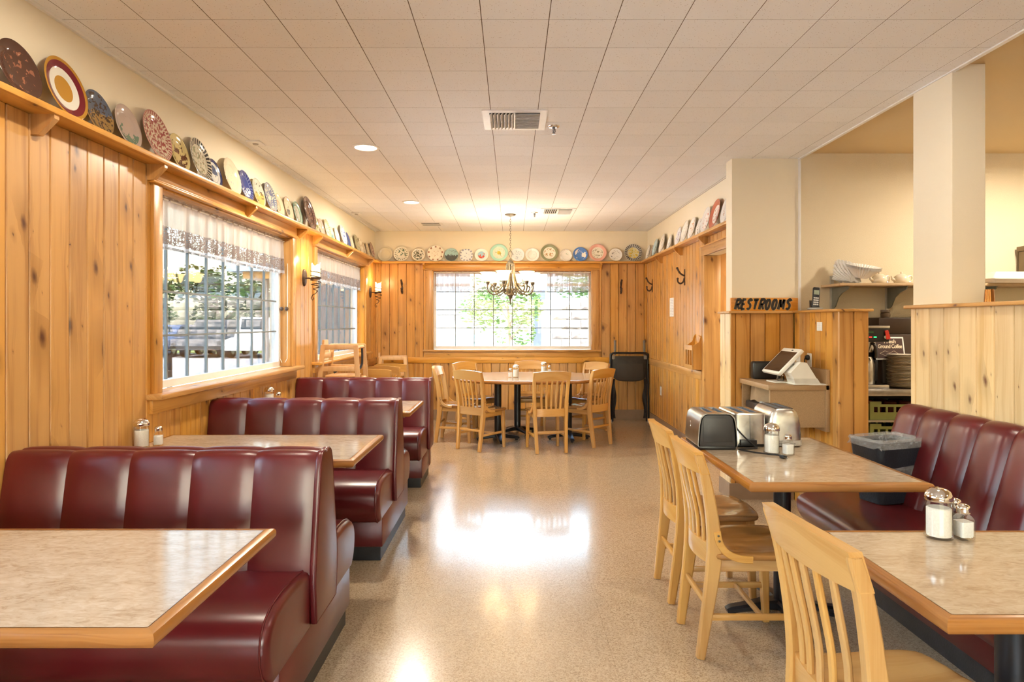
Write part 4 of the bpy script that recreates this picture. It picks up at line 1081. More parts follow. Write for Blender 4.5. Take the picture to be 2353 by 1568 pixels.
outlet('white wall outlet in the wainscot corner behind the tilted terminal', (2.266, 5.215, 1.135), -PI/2)
outlet('grey-white wall outlet with black plug above the small counter', (2.266, 5.02, 1.13), -PI/2)
pg = thing('black_plug', 'black plug with cord hanging from the outlet above the small counter', 'plug', (2.258, 5.02, 1.155))
B().lathe([(.020, 0), (.022, .012), (.016, .024), (.008, .028)], seg=14).build('plug_body', BLACK, pg, rot=(0, -PI/2, 0))
B().tube(bez([(-.024, 0, 0), (-.035, -.005, -.02), (-.030, -.012, -.07), (-.02, -.02, -.10), (-.012, -.03, -.13)], 4), .004, 7).build('cord', BLACK, pg)
def mk_gridpaper():
    t = NT('grid_card'); tc = t.n('ShaderNodeTexCoord').outputs['Object']; s = t.n('ShaderNodeSeparateXYZ', {0: tc}).outputs
    a = t.math('GREATER_THAN', t.math('SINE', t.math('MULTIPLY', s[1], 420)), .6); b2 = t.math('GREATER_THAN', t.math('SINE', t.math('MULTIPLY', s[2], 420)), .6)
    t.bsdf(t.mix(t.math('MULTIPLY', t.math('MAXIMUM', a, b2), .5), (.86, .86, .84), (.45, .45, .46)), .7); return t.m
one('grid_card', B().box(-.0015, 0, -.042, .042, -.032, .032), mk_gridpaper(), 'small white gridded card stuck on the partition panelling', 'card', loc=(2.266, 4.86, 1.393))
# restrooms sign
sg = thing('restrooms_sign', 'carved wooden RESTROOMS sign standing on the wainscot cap', 'sign', (2.035, 5.33, 1.515))
B().rbox(-.27, .27, -.015, .015, 0, .106, .003).build('board', wood('sign_wood', 'x', (.62, .27, .05), (.48, .17, .025), KN, .4), sg)
def text(body, name, parent, size, loc, rot, mat, ext=.001, shear=0.0, offset=0.0, spacing=1.0, sx=1.0):
    cu = bpy.data.curves.new(name, 'FONT'); cu.body = body; cu.size = size; cu.extrude = ext; cu.align_x = 'CENTER'; cu.align_y = 'CENTER'; cu.shear = shear; cu.offset = offset; cu.space_character = spacing
    cu.materials.append(mat); tmp = bpy.data.objects.new('tmp', cu); COL.objects.link(tmp)
    me = bpy.data.meshes.new_from_object(tmp.evaluated_get(bpy.context.evaluated_depsgraph_get())); bpy.data.objects.remove(tmp, do_unlink=True)
    o = inst(me, name, parent, loc, rot); o.scale = (sx, 1, 1); return o
INK = plain('black_ink', (.018, .014, .012), .5); GOLD = plain('carved_rim', (.50, .33, .13), .6)
STROKES = {'R': [[(0, 0), (.10, 1)], [(.06, .97), (.55, 1.0), (.66, .82), (.50, .58), (.10, .50)], [(.25, .52), (.62, 0)]],
 'E': [[(0, 0), (.10, 1)], [(.08, .98), (.58, 1.0)], [(.05, .52), (.46, .55)], [(0, .03), (.55, .05)]],
 'S': [[(.62, .84), (.42, 1.0), (.18, .90), (.14, .70), (.44, .48), (.46, .22), (.24, .02), (0, .14)]],
 'T': [[(.0, .95), (.72, 1.0)], [(.40, .97), (.26, 0)]],
 'O': [[(.36, 1.0), (.12, .78), (.06, .32), (.24, .02), (.50, .16), (.62, .62), (.52, .94), (.34, .99)]],
 'M': [[(0, 0), (.14, .98)], [(.15, .98), (.34, .22)], [(.34, .22), (.72, 1.0)], [(.72, 1.0), (.76, 0)]]}
def brush(word, name, parent, x0, h, adv, z0, y, w, th, mat):
    x = x0
    for ch in word:
        b = B()
        for st in STROKES[ch]:
            p = bez([(x+u*h*.66+v*h*.16, y, z0+v*h) for u, v in st], 4) if len(st) > 2 else [Vector((x+u*h*.66+v*h*.16, y, z0+v*h)) for u, v in [st[0], (lerp(st[0][0], st[1][0], .5), lerp(st[0][1], st[1][1], .5)), st[1]]]
            n = len(p); b.bar(p, [w*(1.12-.35*i/(n-1)) for i in range(n)], th, up=(0, 1, 0))
        b.build(name, mat, parent, 0); x += adv*(1.22 if ch == 'M' else .90 if ch in 'ER' else .94 if ch == 'S' else 1.04)
brush('RESTROOMS', 'letter_rim', sg, -.236, .080, .0512, .011, -.0152, .0265, .0012, GOLD)
brush('RESTROOMS', 'letter', sg, -.238, .080, .0512, .0125, -.0164, .0200, .0012, INK)
# telephone
ph_ = thing('cordless_phone', 'black and silver cordless phone in its cradle on the partition cap', 'phone', (2.305, 5.02, 1.517), -.25)
B().rbox(-.05, .05, -.045, .045, 0, .018, .008).build('cradle', plain('grey_silver', (.35, .35, .35), .35, .4), ph_)
B().prism([(-.02, .015), (.05, .015), (.055, .075), (.03, .06)], 'x', -.03, .03).build('cradle_back', BLACK, ph_)
hs = B().rbox(-.026, .026, -.014, .014, 0, .165, .010, 3).build('handset', BLACK, ph_, loc=(0, -.006, .012), rot=(-.20, .10, 0))
B().box(-.018, .018, -.0152, -.0138, .105, .14).build('screen', plain('phone_screen', (.28, .33, .25), .3), hs)
for i in range(4):
    for j in range(3): B().rbox(-.018+.0125*j, -.007+.0125*j, -.0165, -.0135, .022+.017*i, .033+.017*i, .002).build('key', plain('key_grey', (.62, .62, .62), .5), hs)
# ================================================================== small counter with the till
ct = thing('wall_counter', 'taupe laminate wall-hung counter with open shelf in the wainscot corner', 'counter', (0, 0, 0))
B().rbox(1.825, 2.262, 4.70, 5.295, .938, .975, .003).build('counter_top', TAUPE, ct)
B().rbox(2.236, 2.266, 4.70, 5.295, .64, 1.085, .003).build('side_splash', TAUPE, ct)
B().box(1.845, 2.236, 4.715, 4.735, .67, .938).build('front_panel', TAUPE, ct)
B().box(1.845, 2.236, 5.275, 5.298, .67, .938).build('rear_panel', TAUPE, ct)
B().box(1.845, 2.236, 4.735, 5.275, .67, .69).build('shelf', TAUPE, ct)
one('paper_bag', B().grid(lambda u, v: (1.90+.02*math.sin(6*u)+.03*v*math.sin(9*u), lerp(4.80, 5.25, u), .81+.115*v+.012*math.sin(11*u+3*v)), 14, 6).grid(lambda u, v: (2.15, lerp(4.80, 5.25, u), .81+.115*v), 3, 2).grid(lambda u, v: (lerp(1.93, 2.15, v), lerp(4.80, 5.25, u), .925+.006*math.sin(13*u)), 8, 2).box(1.90, 2.15, 4.80, 5.25, .808, .812), plain('kraft_paper', (.30, .20, .115), .8, bump=.4), 'crumpled brown paper bag on the black box in the counter shelf', 'bag')
one('cash_drawer', B().rbox(1.86, 2.20, 4.76, 5.26, .691, .806, .012), BLACK, 'black metal cash drawer in the open shelf under the till', 'drawer')
one('foil_packet', B().rbox(1.872, 1.895, 4.78, 5.0, .807, .826, .006), plain('foil_white', (.55, .62, .62), .3, .3, vary=.4, scale=40), 'white and green flat packet on the black cash drawer', 'packet')
one('black_speaker', B().rbox(1.90, 2.12, 5.19, 5.27, .976, 1.115, .018, 3), BLACK, 'black box-shaped device at the back of the counter behind the tilted terminal', 'device')
ps = thing('till_terminal', 'white tilted touchscreen till on a clear-necked stand on the counter', 'till', (2.005, 4.93, .976))
B().rbox(-.075, .085, -.085, .085, 0, .010, .008).build('stand_base', PLASTW, ps)
B().lathe([(.022, .010), (.030, .03), (.022, .055), (.014, .06)], seg=16).build('neck', mk_glass('clear_neck', (.8, .82, .82), 2.5, .1), ps)
fr = B().rbox(-.125, .125, -.16, .16, -.014, .014, .008).build('tablet', PLASTW, ps, loc=(.015, 0, .155), rot=(0, -.80, 0))
B().box(-.105, .088, -.142, .142, .0135, .0150).build('screen', plain('till_screen', (.035, .022, .016), .12), fr)
B().box(.098, .108, -.05, -.02, .0138, .0150).build('camera_dot', BLACK, fr)
cr_ = thing('receipt_terminal', 'white wedge-shaped customer terminal beside the tilted till', 'terminal', (2.115, 4.775, .976))
B().rbox(-.105, .135, -.075, .075, 0, .008, .004).build('foot_plate', PLASTW, cr_)
B().prism([(-.085, .006), (-.125, .085), (-.055, .160), (-.010, .158), (.085, .006)], 'y', -.065, .065).build('wedge', PLASTW, cr_, 20)
B().prism([(-.093, .007), (-.104, .045), (.064, .045), (.089, .007)], 'y', -.067, .067).build('wedge_foot', plain('grey_white', (.62, .60, .56), .35), cr_, 20)
B().box(-.019, .019, -.0008, .0008, -.002, .002).box(-.019, -.012, -.0008, .0008, .002, .004).build('logo', INK, cr_, loc=(-.080, 0, .1345), rot=(0, -.75, PI/2)).rotation_euler = (PI/2, .75, PI/2)
B().tube(bez([(.13, -.08, .004), (.11, -.095, .003), (.04, -.09, .003), (-.0, -.08, .003)], 4), .003, 6).build('cable', PLASTW, cr_)
# ================================================================== kitchen beyond the partition
ks = thing('kitchen_shelf', 'wood-edged wall shelf on grey metal brackets above the coffee brewer', 'shelf', (0, 0, 0))
B().rbox(2.515, 4.6, 5.06, 5.372, 1.705, 1.725, .003).build('shelf_board', plain('shelf_laminate', (.52, .36, .20), .5), ks)
BR = plain('grey_green_steel', (.20, .20, .16), .5, .3)
for x in (2.60, 3.05, 3.74):
    B().prism([(5.372, 1.703), (5.085, 1.703), (5.10, 1.68), (5.19, 1.655), (5.25, 1.62), (5.30, 1.55), (5.33, 1.535), (5.372, 1.535)], 'x', x-.004, x+.004).build('bracket', BR, ks)
    B().box(x-.012, x+.012, 5.355, 5.374, 1.2, 1.80).build('standard', plain('pale_steel', (.55, .53, .48), .4, .6), ks)
# coffee filters
def filters(label, c, n, tilt):
    t = thing('coffee_filters', label, 'coffee filters', c, 0, 'stacks of paper coffee filters')
    PF = plain('filter_paper', (.86, .84, .80), .85, vary=.02)
    for k in range(n):
        L = []; m = 72
        for r, z in ((.045, .0), (.075, .03), (.105, .062), (.125, .075)):
            L.append([(r*(1+.05*(r > .05)*(1 if i % 2 else -1))*math.cos(2*PI*i/m), r*(1+.05*(r > .05)*(1 if i % 2 else -1))*math.sin(2*PI*i/m), z+k*.010) for i in range(m)])
        b = B().loft(L, caps=False); b.add([(.045*math.cos(2*PI*i/24), .045*math.sin(2*PI*i/24), k*.010) for i in range(24)], [tuple(range(24))])
        b.xf(Matrix.Translation((0, 0, .045)) @ Matrix.Rotation(tilt, 4, 'Y') @ Matrix.Rotation(.25, 4, 'X'))
        b.build('filter', PF, t, 0)
filters('fluted white paper coffee filters lying in a low stack on kitchen shelf', (2.735, 5.17, 1.728), 3, .10)
ff = thing('coffee_filters', 'pleated white paper coffee filters fanned upright behind the low stack', 'coffee filters', (2.655, 5.28, 1.726), 0, 'stacks of paper coffee filters')
for k in range(4):
    def fan(u, v):
        th = lerp(2.75, .12, u); rm = .10+.105*math.exp(-((th-1.75)/.42)**2)-.008*k; z = 1 if int(round(u*40)) % 2 else -1
        r = lerp(.02, rm, v); return (.0+r*math.cos(th)*.95+.012*k, -.028*k+z*.009*v-.05*v*(1-v)+.02*v, .002+max(0, r*math.sin(th))+.0)
    B().grid(fan, 40, 4).build('filter', plain('filter_paper', (.86, .84, .80), .85, vary=.02), ff, 0)
def teapot(label, x, rz):
    t = thing('teapot', label, 'teapot', (x, 5.21, 1.725), rz, 'cream china teapots')
    B().lathe([(.040, 0), (.052, .012), (.058, .035), (.052, .058), (.040, .068), (.030, .071)], seg=28).build('pot_body', CERAM, t, 60)
    l = B().lathe([(.036, .069), (.030, .076), (.010, .081), (.001, .082)], seg=20).build('lid', CERAM, t, 60)
    B().lathe([(.005, .08), (.009, .09), (.006, .097), (.001, .098)], seg=12).build('knob', CERAM, l, 60)
    B().tube(bez([(.052, 0, .060), (.085, 0, .064), (.092, 0, .045), (.078, 0, .022), (.054, 0, .016)], 5), .0055, 8).build('handle', CERAM, t)
    B().tube(bez([(-.050, 0, .025), (-.075, 0, .042), (-.085, 0, .064)], 5), [.012]*6+[.007]*5, 10).build('spout', CERAM, t)
TP = teapot('cream china teapot on kitchen shelf next to the coffee filters', 2.900, .15)
teapot('cream china teapot on kitchen shelf beside the white column', 3.075, .1)
kc = thing('steel_counter', 'stainless steel kitchen counter with dark open bays beneath', 'counter', (0, 0, 0))
B().rbox(2.485, 4.6, 4.86, 5.37, .878, .930, .006).build('counter_top', STEEL, kc)
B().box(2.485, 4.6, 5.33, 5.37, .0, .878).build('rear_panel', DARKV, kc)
B().box(2.485, 2.505, 4.89, 5.33, .0, .878).build('side_panel', plain('cabinet_tan', (.42, .30, .18), .6), kc)
B().box(2.505, 4.6, 4.90, 5.33, .68, .695).build('shelf', STEEL, kc)
B().box(2.505, 4.6, 4.90, 5.33, .515, .53).build('shelf', STEEL, kc)
# green crates of brown ramekins
GRN = plain('olive_green_plastic', (.26, .29, .085), .5)
def crate(label, z):
    t = thing('glass_rack', label, 'crate', (2.865, 5.10, z), 0, 'green dishwasher crates')
    for y in (-.18, .17):
        s_ = B().box(-.195, .195, y, y+.010, 0, .055).box(-.195, .195, y, y+.010, .095, .115)
        for k in range(7): x = -.195+.06*k; s_.box(x, x+.03 if k in (0, 6) else x+.014, y, y+.010, .055, .095)
        s_.box(-.195, -.11, y, y+.010, .115, .135).build('side_wall', GRN, t)
    for x in (-.195, .185): B().box(x, x+.01, -.17, .17, 0, .115).build('end_wall', GRN, t)
    B().box(-.185, .185, -.17, .17, 0, .01).build('floor_grid', GRN, t)
crate('olive green crate holding brown cups on the upper bay of the steel counter', .696)
crate('olive green crate on the lower bay beneath the cups', .531)
for i, (x, y) in enumerate(((2.75, 5.00), (2.865, 5.00), (2.98, 5.00), (2.75, 5.13), (2.865, 5.13), (2.98, 5.13))):
    one('brown_cup', B().lathe([(.040, 0), (.048, .012), (.050, .115), (.047, .117), (.045, .02), (.001, .018)], seg=22), plain('brown_glaze', (.10, .022, .012), .15), 'brown glazed cup standing in the upper green crate', 'cup', 'brown cups in the green crate', loc=(x, y, .707))
# plate stack
PLm = B().lathe([(.050, .0), (.055, .002), (.085, .008), (.108, .014), (.112, .0165), (.107, .0175), (.08, .011), (.05, .006), (.001, .005)], seg=40).mesh('dinner_plate', CERAM, 60)
for k in range(23):
    o = inst(PLm, 'dinner_plate', None, (2.950+.003*math.sin(k*2.1), 4.975+.003*math.cos(k*1.7), .930+.0107*k)); prop(o, 'cream dinner plate in the tall stack on the steel counter', 'plate', 'cream dinner plates in one stack')
# coffee brewer
cb = thing('coffee_brewer', 'black and steel commercial coffee brewer with red and green indicator lights', 'coffee brewer', (2.685, 5.12, .931))
B().rbox(-.12, .13, -.20, .16, 0, .025, .005).build('base', STEEL, cb)
B().rbox(-.12, .13, .02, .16, .025, .38, .006).build('tower', BLACK, cb)
hd = B().rbox(-.12, .13, -.20, .16, .345, .452, .006).build('head', BLACK, cb)
B().rbox(-.122, .132, -.205, .162, .447, .467, .004).build('top_lid', STEEL, cb)
B().box(-.115, .125, -.2015, -.1995, .355, .437).build('control_panel', plain('panel_black', (.02, .018, .017), .25), hd)
B().box(-.05, .01, -.2035, -.201, .412, .425).build('display', plain('display_green', (.03, .09, .03), .3), hd)
for x, c in ((-.045, (1, .05, .03)), (-.012, (1, .05, .03)), (.022, (.05, 1, .25))): B().rbox(x-.011, x+.011, -.2045, -.2005, .377, .386, .003).build('indicator', emit('led_%d' % int(c[1]*100), c, 1.6), hd)
B().lathe([(.012, 0), (.012, .012), (.001, .013)], seg=14).build('dial', CHROME, hd, loc=(.095, -.2, .382), rot=(PI/2, 0, 0))
B().lathe([(.055, .265), (.075, .32), (.075, .35)], (0, -.09, 0), 24).build('filter_basket', STEEL, cb)
B().tube(bez([(.02, -.165, .335), (.03, -.185, .315), (.035, -.19, .26), (.032, -.188, .225)], 4), .012, 8).build('basket_handle', BLACK, cb)
pot = thing('coffee_carafe', 'steel coffee carafe standing on the brewer base', 'carafe', (2.68, 5.005, .957))
B().lathe([(.060, 0), (.066, .01), (.066, .15), (.05, .19), (.042, .205)], seg=28).build('carafe_body', STEEL, pot, 50)
B().rbox(.068, .092, -.014, .014, .02, .18, .008).build('handle', BLACK, pot)
# grinder with sign
gr = thing('coffee_grinder', 'dark coffee grinder with a Fresh Ground Coffee sign on its sloping front', 'grinder', (3.025, 5.225, .931))
B().rbox(-.19, .13, -.09, .13, .0, .40, .008).build('housing', plain('grinder_brown', (.055, .030, .018), .4), gr)
B().rbox(-.17, .14, -.09, .13, .40, .53, .01).build('hopper', plain('hopper_brown', (.035, .018, .010), .3), gr)
sf = B().rbox(-.125, .105, -.006, .0, -.09, .09, .003).build('sign_frame', plain('frame_white', (.75, .74, .70), .4), gr, loc=(-.095, -.118, .290), rot=(-.20, 0, 0))
B().box(-.113, .093, -.0075, -.006, -.078, .078).build('sign_face', plain('sign_brown', (.060, .026, .020), .5), sf)
LET = plain('cream_letters', (.80, .68, .50), .5)
text('Fresh', 'lettering', sf, .042, (-.005, -.0082, .052), (PI/2, 0, 0), LET, .0004, .1, .0009)
text('Ground Coffee', 'lettering', sf, .042, (-.009, -.0082, .014), (PI/2, 0, 0), LET, .0004, .1, .0009, .90, .80)
for a in ([(-.09, -.04), (-.05, -.02), (-.01, -.035), (-.05, -.058), (-.09, -.04)], [(-.01, -.035), (.02, -.02), (.06, -.05)]):
    B().tube([(x, -.0082, z) for x, z in a], .0012, 5).build('line_drawing', LET, sf)
B().rbox(-.15, -.09, -.11, -.09, .02, .20, .006).build('chute', plain('chute_grey', (.12, .10, .08), .4), gr)
one('red_packet', B().prism([(0, 0), (.03, .005), (.012, .07), (-.012, .065)], 'y', -.004, .004), plain('red_foil', (.55, .035, .02), .35), 'small red packet tucked against the coffee brewer controls', 'packet', loc=(2.785, 4.908, 1.295))
one('brown_jar', B().lathe([(.032, 0), (.036, .01), (.036, .03), (.030, .036), (.036, .042), (.034, .06)], seg=18), plain('jar_brown', (.10, .06, .03), .4), 'small brown jar on top of the coffee grinder', 'jar', loc=(2.965, 5.24, 1.462))
one('dispenser_hood', B().prism([(0, 0), (.10, .0), (.10, .05), (.06, .055), (.02, .03)], 'y', -.08, .08), plain('hood_dark', (.06, .05, .04), .4), 'dark hooded dispenser on the kitchen wall beside the half wall', 'dispenser', loc=(3.185, 5.29, 1.415))
# beyond the column
fb = thing('foam_box', 'white foam takeaway box on the kitchen shelf beyond the column', 'box', (3.86, 5.15, 1.725))
FO = plain('foam_white', (.80, .70, .58), .7, vary=.02)
B().loft([[(x, y, z) for x, y in rrect(-.20, .20, -.15, .15, .03, 4, o)] for z, o in ((0, -.02), (.028, 0))]).build('tray', FO, fb); B().loft([[(x, y, z) for x, y in rrect(-.20, .20, -.15, .15, .03, 4, o)] for z, o in ((.029, .004), (.036, .004), (.085, -.035))]).build('lid', FO, fb)
sb = thing('steel_cabinet', 'brown-grey metal box with lid on the kitchen shelf beyond the column', 'box', (4.22, 5.2, 1.725))
GB = plain('taupe_metal', (.20, .145, .085), .35, .6)
B().rbox(-.12, .20, -.14, .14, 0, .27, .004).build('box_body', GB, sb); B().rbox(-.13, .21, -.15, .15, .27, .31, .004).build('lid', GB, sb)
one('copper_cup', B().lathe([(.022, 0), (.024, .003), (.020, .07), (.018, .07), (.020, .006), (.001, .005)], seg=20), plain('copper', (.40, .17, .05), .25, 1.0), 'small copper cup on the half wall cap beside the column', 'cup', loc=(2.46, 3.40, 1.522))
# ================================================================== collectors' plates on the rail
def plate_profile(): return [(.30, .0), (.33, .004), (.345, .020), (.36, .034), (.46, .058), (.495, .070), (.50, .074), (.494, .078), (.455, .068), (.355, .044), (.335, .030), (.31, .020), (.001, .018)]
def disc_mesh(square=False, flute=0):
    L = []; n = 56
    for r, d in plate_profile():
        loop = []
        for i in range(n):
            a = 2*PI*i/n; c, s_ = math.cos(a), math.sin(a); k = 1.0
            if square: k = min(1.12, (abs(c)**5+abs(s_)**5)**(-1/5))*.92+.015*math.cos(8*a)
            if flute and r > .34: d2 = d+.004*math.cos(flute*a)
            else: d2 = d
            loop.append((r*k*c, -d2, .5*(.94 if square else 1)+r*k*s_))
        L.append(loop)
    return B().loft(L, caps=True).mesh('plate', CERAM, 60)
PM, PSQ, PFL = disc_mesh(), disc_mesh(True), disc_mesh(False, 28)
def plate_mat(i, rings, motif=None, rim=None, rough=.12):
    """rings: [(radius fraction, colour)...] from the middle out; motif/rim: (colour a, colour b, scale, threshold, radius limit)"""
    t = NT('plate_glaze_%02d' % i); tc = t.n('ShaderNodeTexCoord').outputs['Object']
    s = t.n('ShaderNodeSeparateXYZ', {0: tc}).outputs; z = t.math('SUBTRACT', s[2], .5)
    r = t.math('MULTIPLY', t.math('SQRT', t.math('ADD', t.math('MULTIPLY', s[0], s[0]), t.math('MULTIPLY', z, z))), 2.0)
    st = [(0.0, rings[0][1])]
    for k in range(len(rings)-1): st.append((rings[k][0], rings[k+1][1]))
    col = t.ramp(r, st, 'CONSTANT')
    uv = t.n('ShaderNodeCombineXYZ', {0: s[0], 1: z, 2: i*3.7}).outputs[0]
    if motif:
        ca, cb, sc, th, lim = motif[:5]
        n1 = t.noise(uv, sc, 4, .6, .4); n2 = t.noise(uv, sc*2.3, 3, .6)
        # picture: broad bands lower down, figures above
        hgt = t.math('MULTIPLY', z, motif[5] if len(motif) > 5 else 0.0)
        m = t.math('MULTIPLY', t.math('LESS_THAN', r, lim), t.math('GREATER_THAN', t.math('SUBTRACT', n1, hgt), th))
        col = t.mix(m, col, ca)
        m2 = t.math('MULTIPLY', t.math('LESS_THAN', r, lim*.92), t.math('GREATER_THAN', t.math('ADD', t.math('MULTIPLY', n2, .6), t.math('MULTIPLY', n1, .4)), th+.055))
        col = t.mix(m2, col, cb)
    if rim:
        ca, n, r0, r1, wd = rim
        ang = t.math('ARCTAN2', z, s[0])
        w = t.math('ADD', t.math('SINE', t.math('MULTIPLY', ang, n)), t.math('MULTIPLY', t.math('SUBTRACT', t.noise(uv, 22, 2), .5), 1.6))
        m = t.math('MULTIPLY', t.math('MULTIPLY', t.math('GREATER_THAN', r, r0), t.math('LESS_THAN', r, r1)), t.math('GREATER_THAN', w, wd))
        col = t.mix(m, col, ca)
    t.bsdf(col, rough, 0, .5); return t.m
WH, CRM, IV = (.80, .78, .72), (.74, .64, .47), (.78, .72, .60)
BRN, NAV, BLU, SKY_, GRN_, RED, MAR, GLD, PNK, TEA, BLK, GRY = (.075, .035, .02), (.02, .03, .11), (.10, .16, .36), (.30, .45, .55), (.12, .20, .07), (.50, .06, .04), (.16, .012, .02), (.46, .23, .03), (.62, .36, .30), (.32, .55, .46), (.03, .028, .03), (.35, .36, .38)
PI_ = [0]
def plate(wall, pos, dia, label, rings, motif=None, rim=None, mesh=None, tilt=.22):
    PI_[0] += 1
    o = inst(mesh or PM, 'display_plate', None, mat=plate_mat(PI_[0], rings, motif, rim))
    o.scale = (dia, dia, dia)
    back = dia*math.sin(tilt)+.004
    if wall == 'l': o.rotation_euler = (-tilt, 0, PI/2); o.location = (XL+back+.003, pos, SHELF+.001)
    elif wall == 'b': o.rotation_euler = (-tilt, 0, 0); o.location = (pos, YB-back-.003, SHELF+.001)
    else: o.rotation_euler = (-tilt, 0, -PI/2); o.location = (XR-back-.003, pos, SHELF+.001)
    prop(o, label, 'plate', {'l': 'display plates along the window wall', 'b': 'display plates on the back wall', 'r': 'display plates on the side wall'}[wall])
L = 'l'
plate(L, 2.625, .235, 'dark brown picture plate with pale figures, first on the rail before the bullseye plate', [(1, (.085, .04, .028))], ((.30, .12, .07), (.45, .25, .17), 7, .58, .75))
plate(L, 2.890, .272, 'bullseye plate with gold centre, white band, maroon ring and gold rim', [(.42, GLD), (.68, (.72, .70, .62)), (.89, MAR), (1, GLD)])
plate(L, 3.135, .215, 'stormy landscape plate in dark blue, yellow and brown', [(1, (.10, .12, .17))], ((.30, .18, .06), (.07, .045, .03), 6, .46, 1.0, 1.0))
plate(L, 3.370, .225, 'grey-pink plate with dark butterfly and green leaves', [(1, (.50, .40, .35))], ((.16, .24, .18), (.05, .03, .03), 7, .60, .82, .5))
plate(L, 3.630, .280, 'large cream plate covered with a red transfer print of trees', [(.93, (.68, .55, .42)), (1, (.55, .28, .24))], ((.36, .10, .09), (.28, .06, .06), 14, .50, .80), ((.34, .10, .09), 40, .82, .95, -.1))
plate(L, 3.890, .225, 'yellow plate with a brown dog, beside the red transfer plate', [(1, (.62, .50, .22))], ((.12, .042, .018), (.07, .022, .012), 4.2, .53, .80, .3))
plate(L, 4.140, .270, 'cream plate with black floral border and huntsman scene', [(.70, (.56, .52, .40)), (1, (.58, .54, .44))], ((.24, .26, .16), (.42, .10, .05), 12, .54, .62), ((.05, .045, .04), 30, .70, .97, -.35))
plate(L, 4.365, .195, 'small navy plate with white shoreline band', [(.62, (.06, .09, .17)), (.78, (.60, .60, .58)), (1, NAV)], ((.62, .62, .58), (.62, .62, .58), 6, .56, .6, 1.5))
plate(L, 4.610, .262, 'fluted cream plate with small blue and red sketch', [(1, (.70, .60, .44))], ((.10, .20, .40), (.50, .10, .04), 9, .64, .5), mesh=PFL)
plate(L, 4.860, .235, 'deep blue plate dotted with white, by the middle bracket', [(.66, (.03, .05, .20)), (1, (.10, .12, .26))], ((.70, .68, .62), (.55, .25, .18), 9, .62, .7, .6), ((.02, .03, .14), 26, .7, .97, -.2))
plate(L, 5.105, .230, 'plate with dark hound silhouette on blue and yellow sky', [(1, (.42, .44, .36))], ((.50, .34, .10), (.12, .085, .06), 4.2, .52, .9, 1.2))
plate(L, 5.345, .248, 'blue-grey transfer plate with pale landscape', [(.72, (.55, .52, .40)), (1, (.16, .18, .26))], ((.16, .18, .27), (.13, .15, .24), 11, .48, .74), ((.60, .56, .42), 34, .74, .95, .4))
plate(L, 5.570, .205, 'fluted cream plate with faint brown medallion', [(.40, (.62, .48, .34)), (.48, (.50, .34, .22)), (1, (.72, .60, .42))], ((.52, .36, .24), (.45, .28, .18), 14, .56, .4), mesh=PFL)
plate(L, 5.795, .220, 'pink-rimmed cream plate with small grey landscape', [(.55, (.68, .62, .46)), (.93, (.74, .64, .46)), (1, (.50, .32, .26))], ((.14, .15, .16), (.22, .18, .12), 7, .50, .48, 1.2))
plate(L, 6.040, .222, 'aqua-rimmed plate with green rings, beside the large brown charger', [(.66, (.62, .66, .58)), (.74, (.24, .40, .30)), (.86, (.58, .66, .58)), (1, (.22, .42, .36))], ((.55, .30, .24), (.25, .40, .30), 10, .56, .6))
plate(L, 6.335, .325, 'largest plate of the rail, a dark brown engraved charger', [(.68, (.21, .11, .085)), (.74, (.05, .02, .016)), (.92, (.15, .07, .055)), (1, (.09, .036, .03))], ((.08, .03, .022), (.06, .02, .016), 16, .50, .66), ((.24, .13, .10), 36, .76, .91, .1))
plate(L, 6.605, .195, 'green sprigged cream plate just past the brown charger', [(1, (.58, .56, .38))], ((.22, .28, .12), (.45, .40, .16), 8, .52, .8))
plate(L, 6.805, .190, 'rosy cream plate above the sconce', [(.6, (.66, .55, .42)), (1, (.62, .44, .38))], ((.42, .26, .22), (.36, .28, .20), 9, .56, .6))
plate(L, 7.020, .215, 'cream plate with mottled brown rim above the second window', [(.6, IV), (1, (.66, .56, .38))], ((.30, .27, .18), (.24, .18, .12), 9, .58, .6), ((.42, .34, .2), 24, .7, .95, .4))
plate(L, 7.220, .165, 'small cream and teal plate, smallest above the second window', [(.7, IV), (1, (.62, .60, .48))], ((.16, .34, .34), (.26, .30, .24), 6, .50, .75, .8))
plate(L, 7.415, .185, 'plain cream plate with grey drawing above the second window', [(1, IV)], ((.42, .38, .30), (.30, .27, .24), 10, .58, .6))
plate(L, 7.655, .250, 'tall white plate with blue flowers above the second window', [(1, (.70, .72, .76))], ((.12, .16, .42), (.20, .24, .50), 9, .57, .9))
plate(L, 7.905, .195, 'solid navy blue plate beside the blue-flowered one', [(.7, (.05, .08, .24)), (1, (.07, .10, .30))], ((.20, .26, .42), (.16, .2, .36), 8, .58, .6))
plate(L, 8.105, .180, 'cream plate between the navy and the olive plates', [(1, (.72, .65, .50))], ((.46, .40, .30), (.32, .3, .24), 9, .58, .6))
plate(L, 8.335, .225, 'olive brown patterned plate above the second window', [(1, (.50, .46, .30))], ((.26, .26, .15), (.30, .18, .10), 13, .50, .92))
plate(L, 8.570, .210, 'cream plate with brown speckled flowers by the end bracket', [(1, (.70, .62, .46))], ((.40, .26, .16), (.30, .3, .18), 12, .56, .9))
plate(L, 8.780, .180, 'thin-rimmed taupe plate near the panelled corner', [(.85, (.58, .50, .38)), (1, (.3, .22, .16))], ((.32, .26, .2), (.24, .2, .15), 12, .54, .8))
plate(L, 8.985, .200, 'ochre cream plate second from the corner', [(1, (.62, .52, .36))], ((.34, .24, .14), (.28, .22, .14), 12, .55, .9))
plate(L, 9.235, .240, 'brown-purple transfer plate last before the corner', [(1, (.46, .32, .26))], ((.22, .10, .09), (.2, .1, .08), 14, .50, .92))
K = FPX/9.6
bx = lambda px: (px-1176)/K
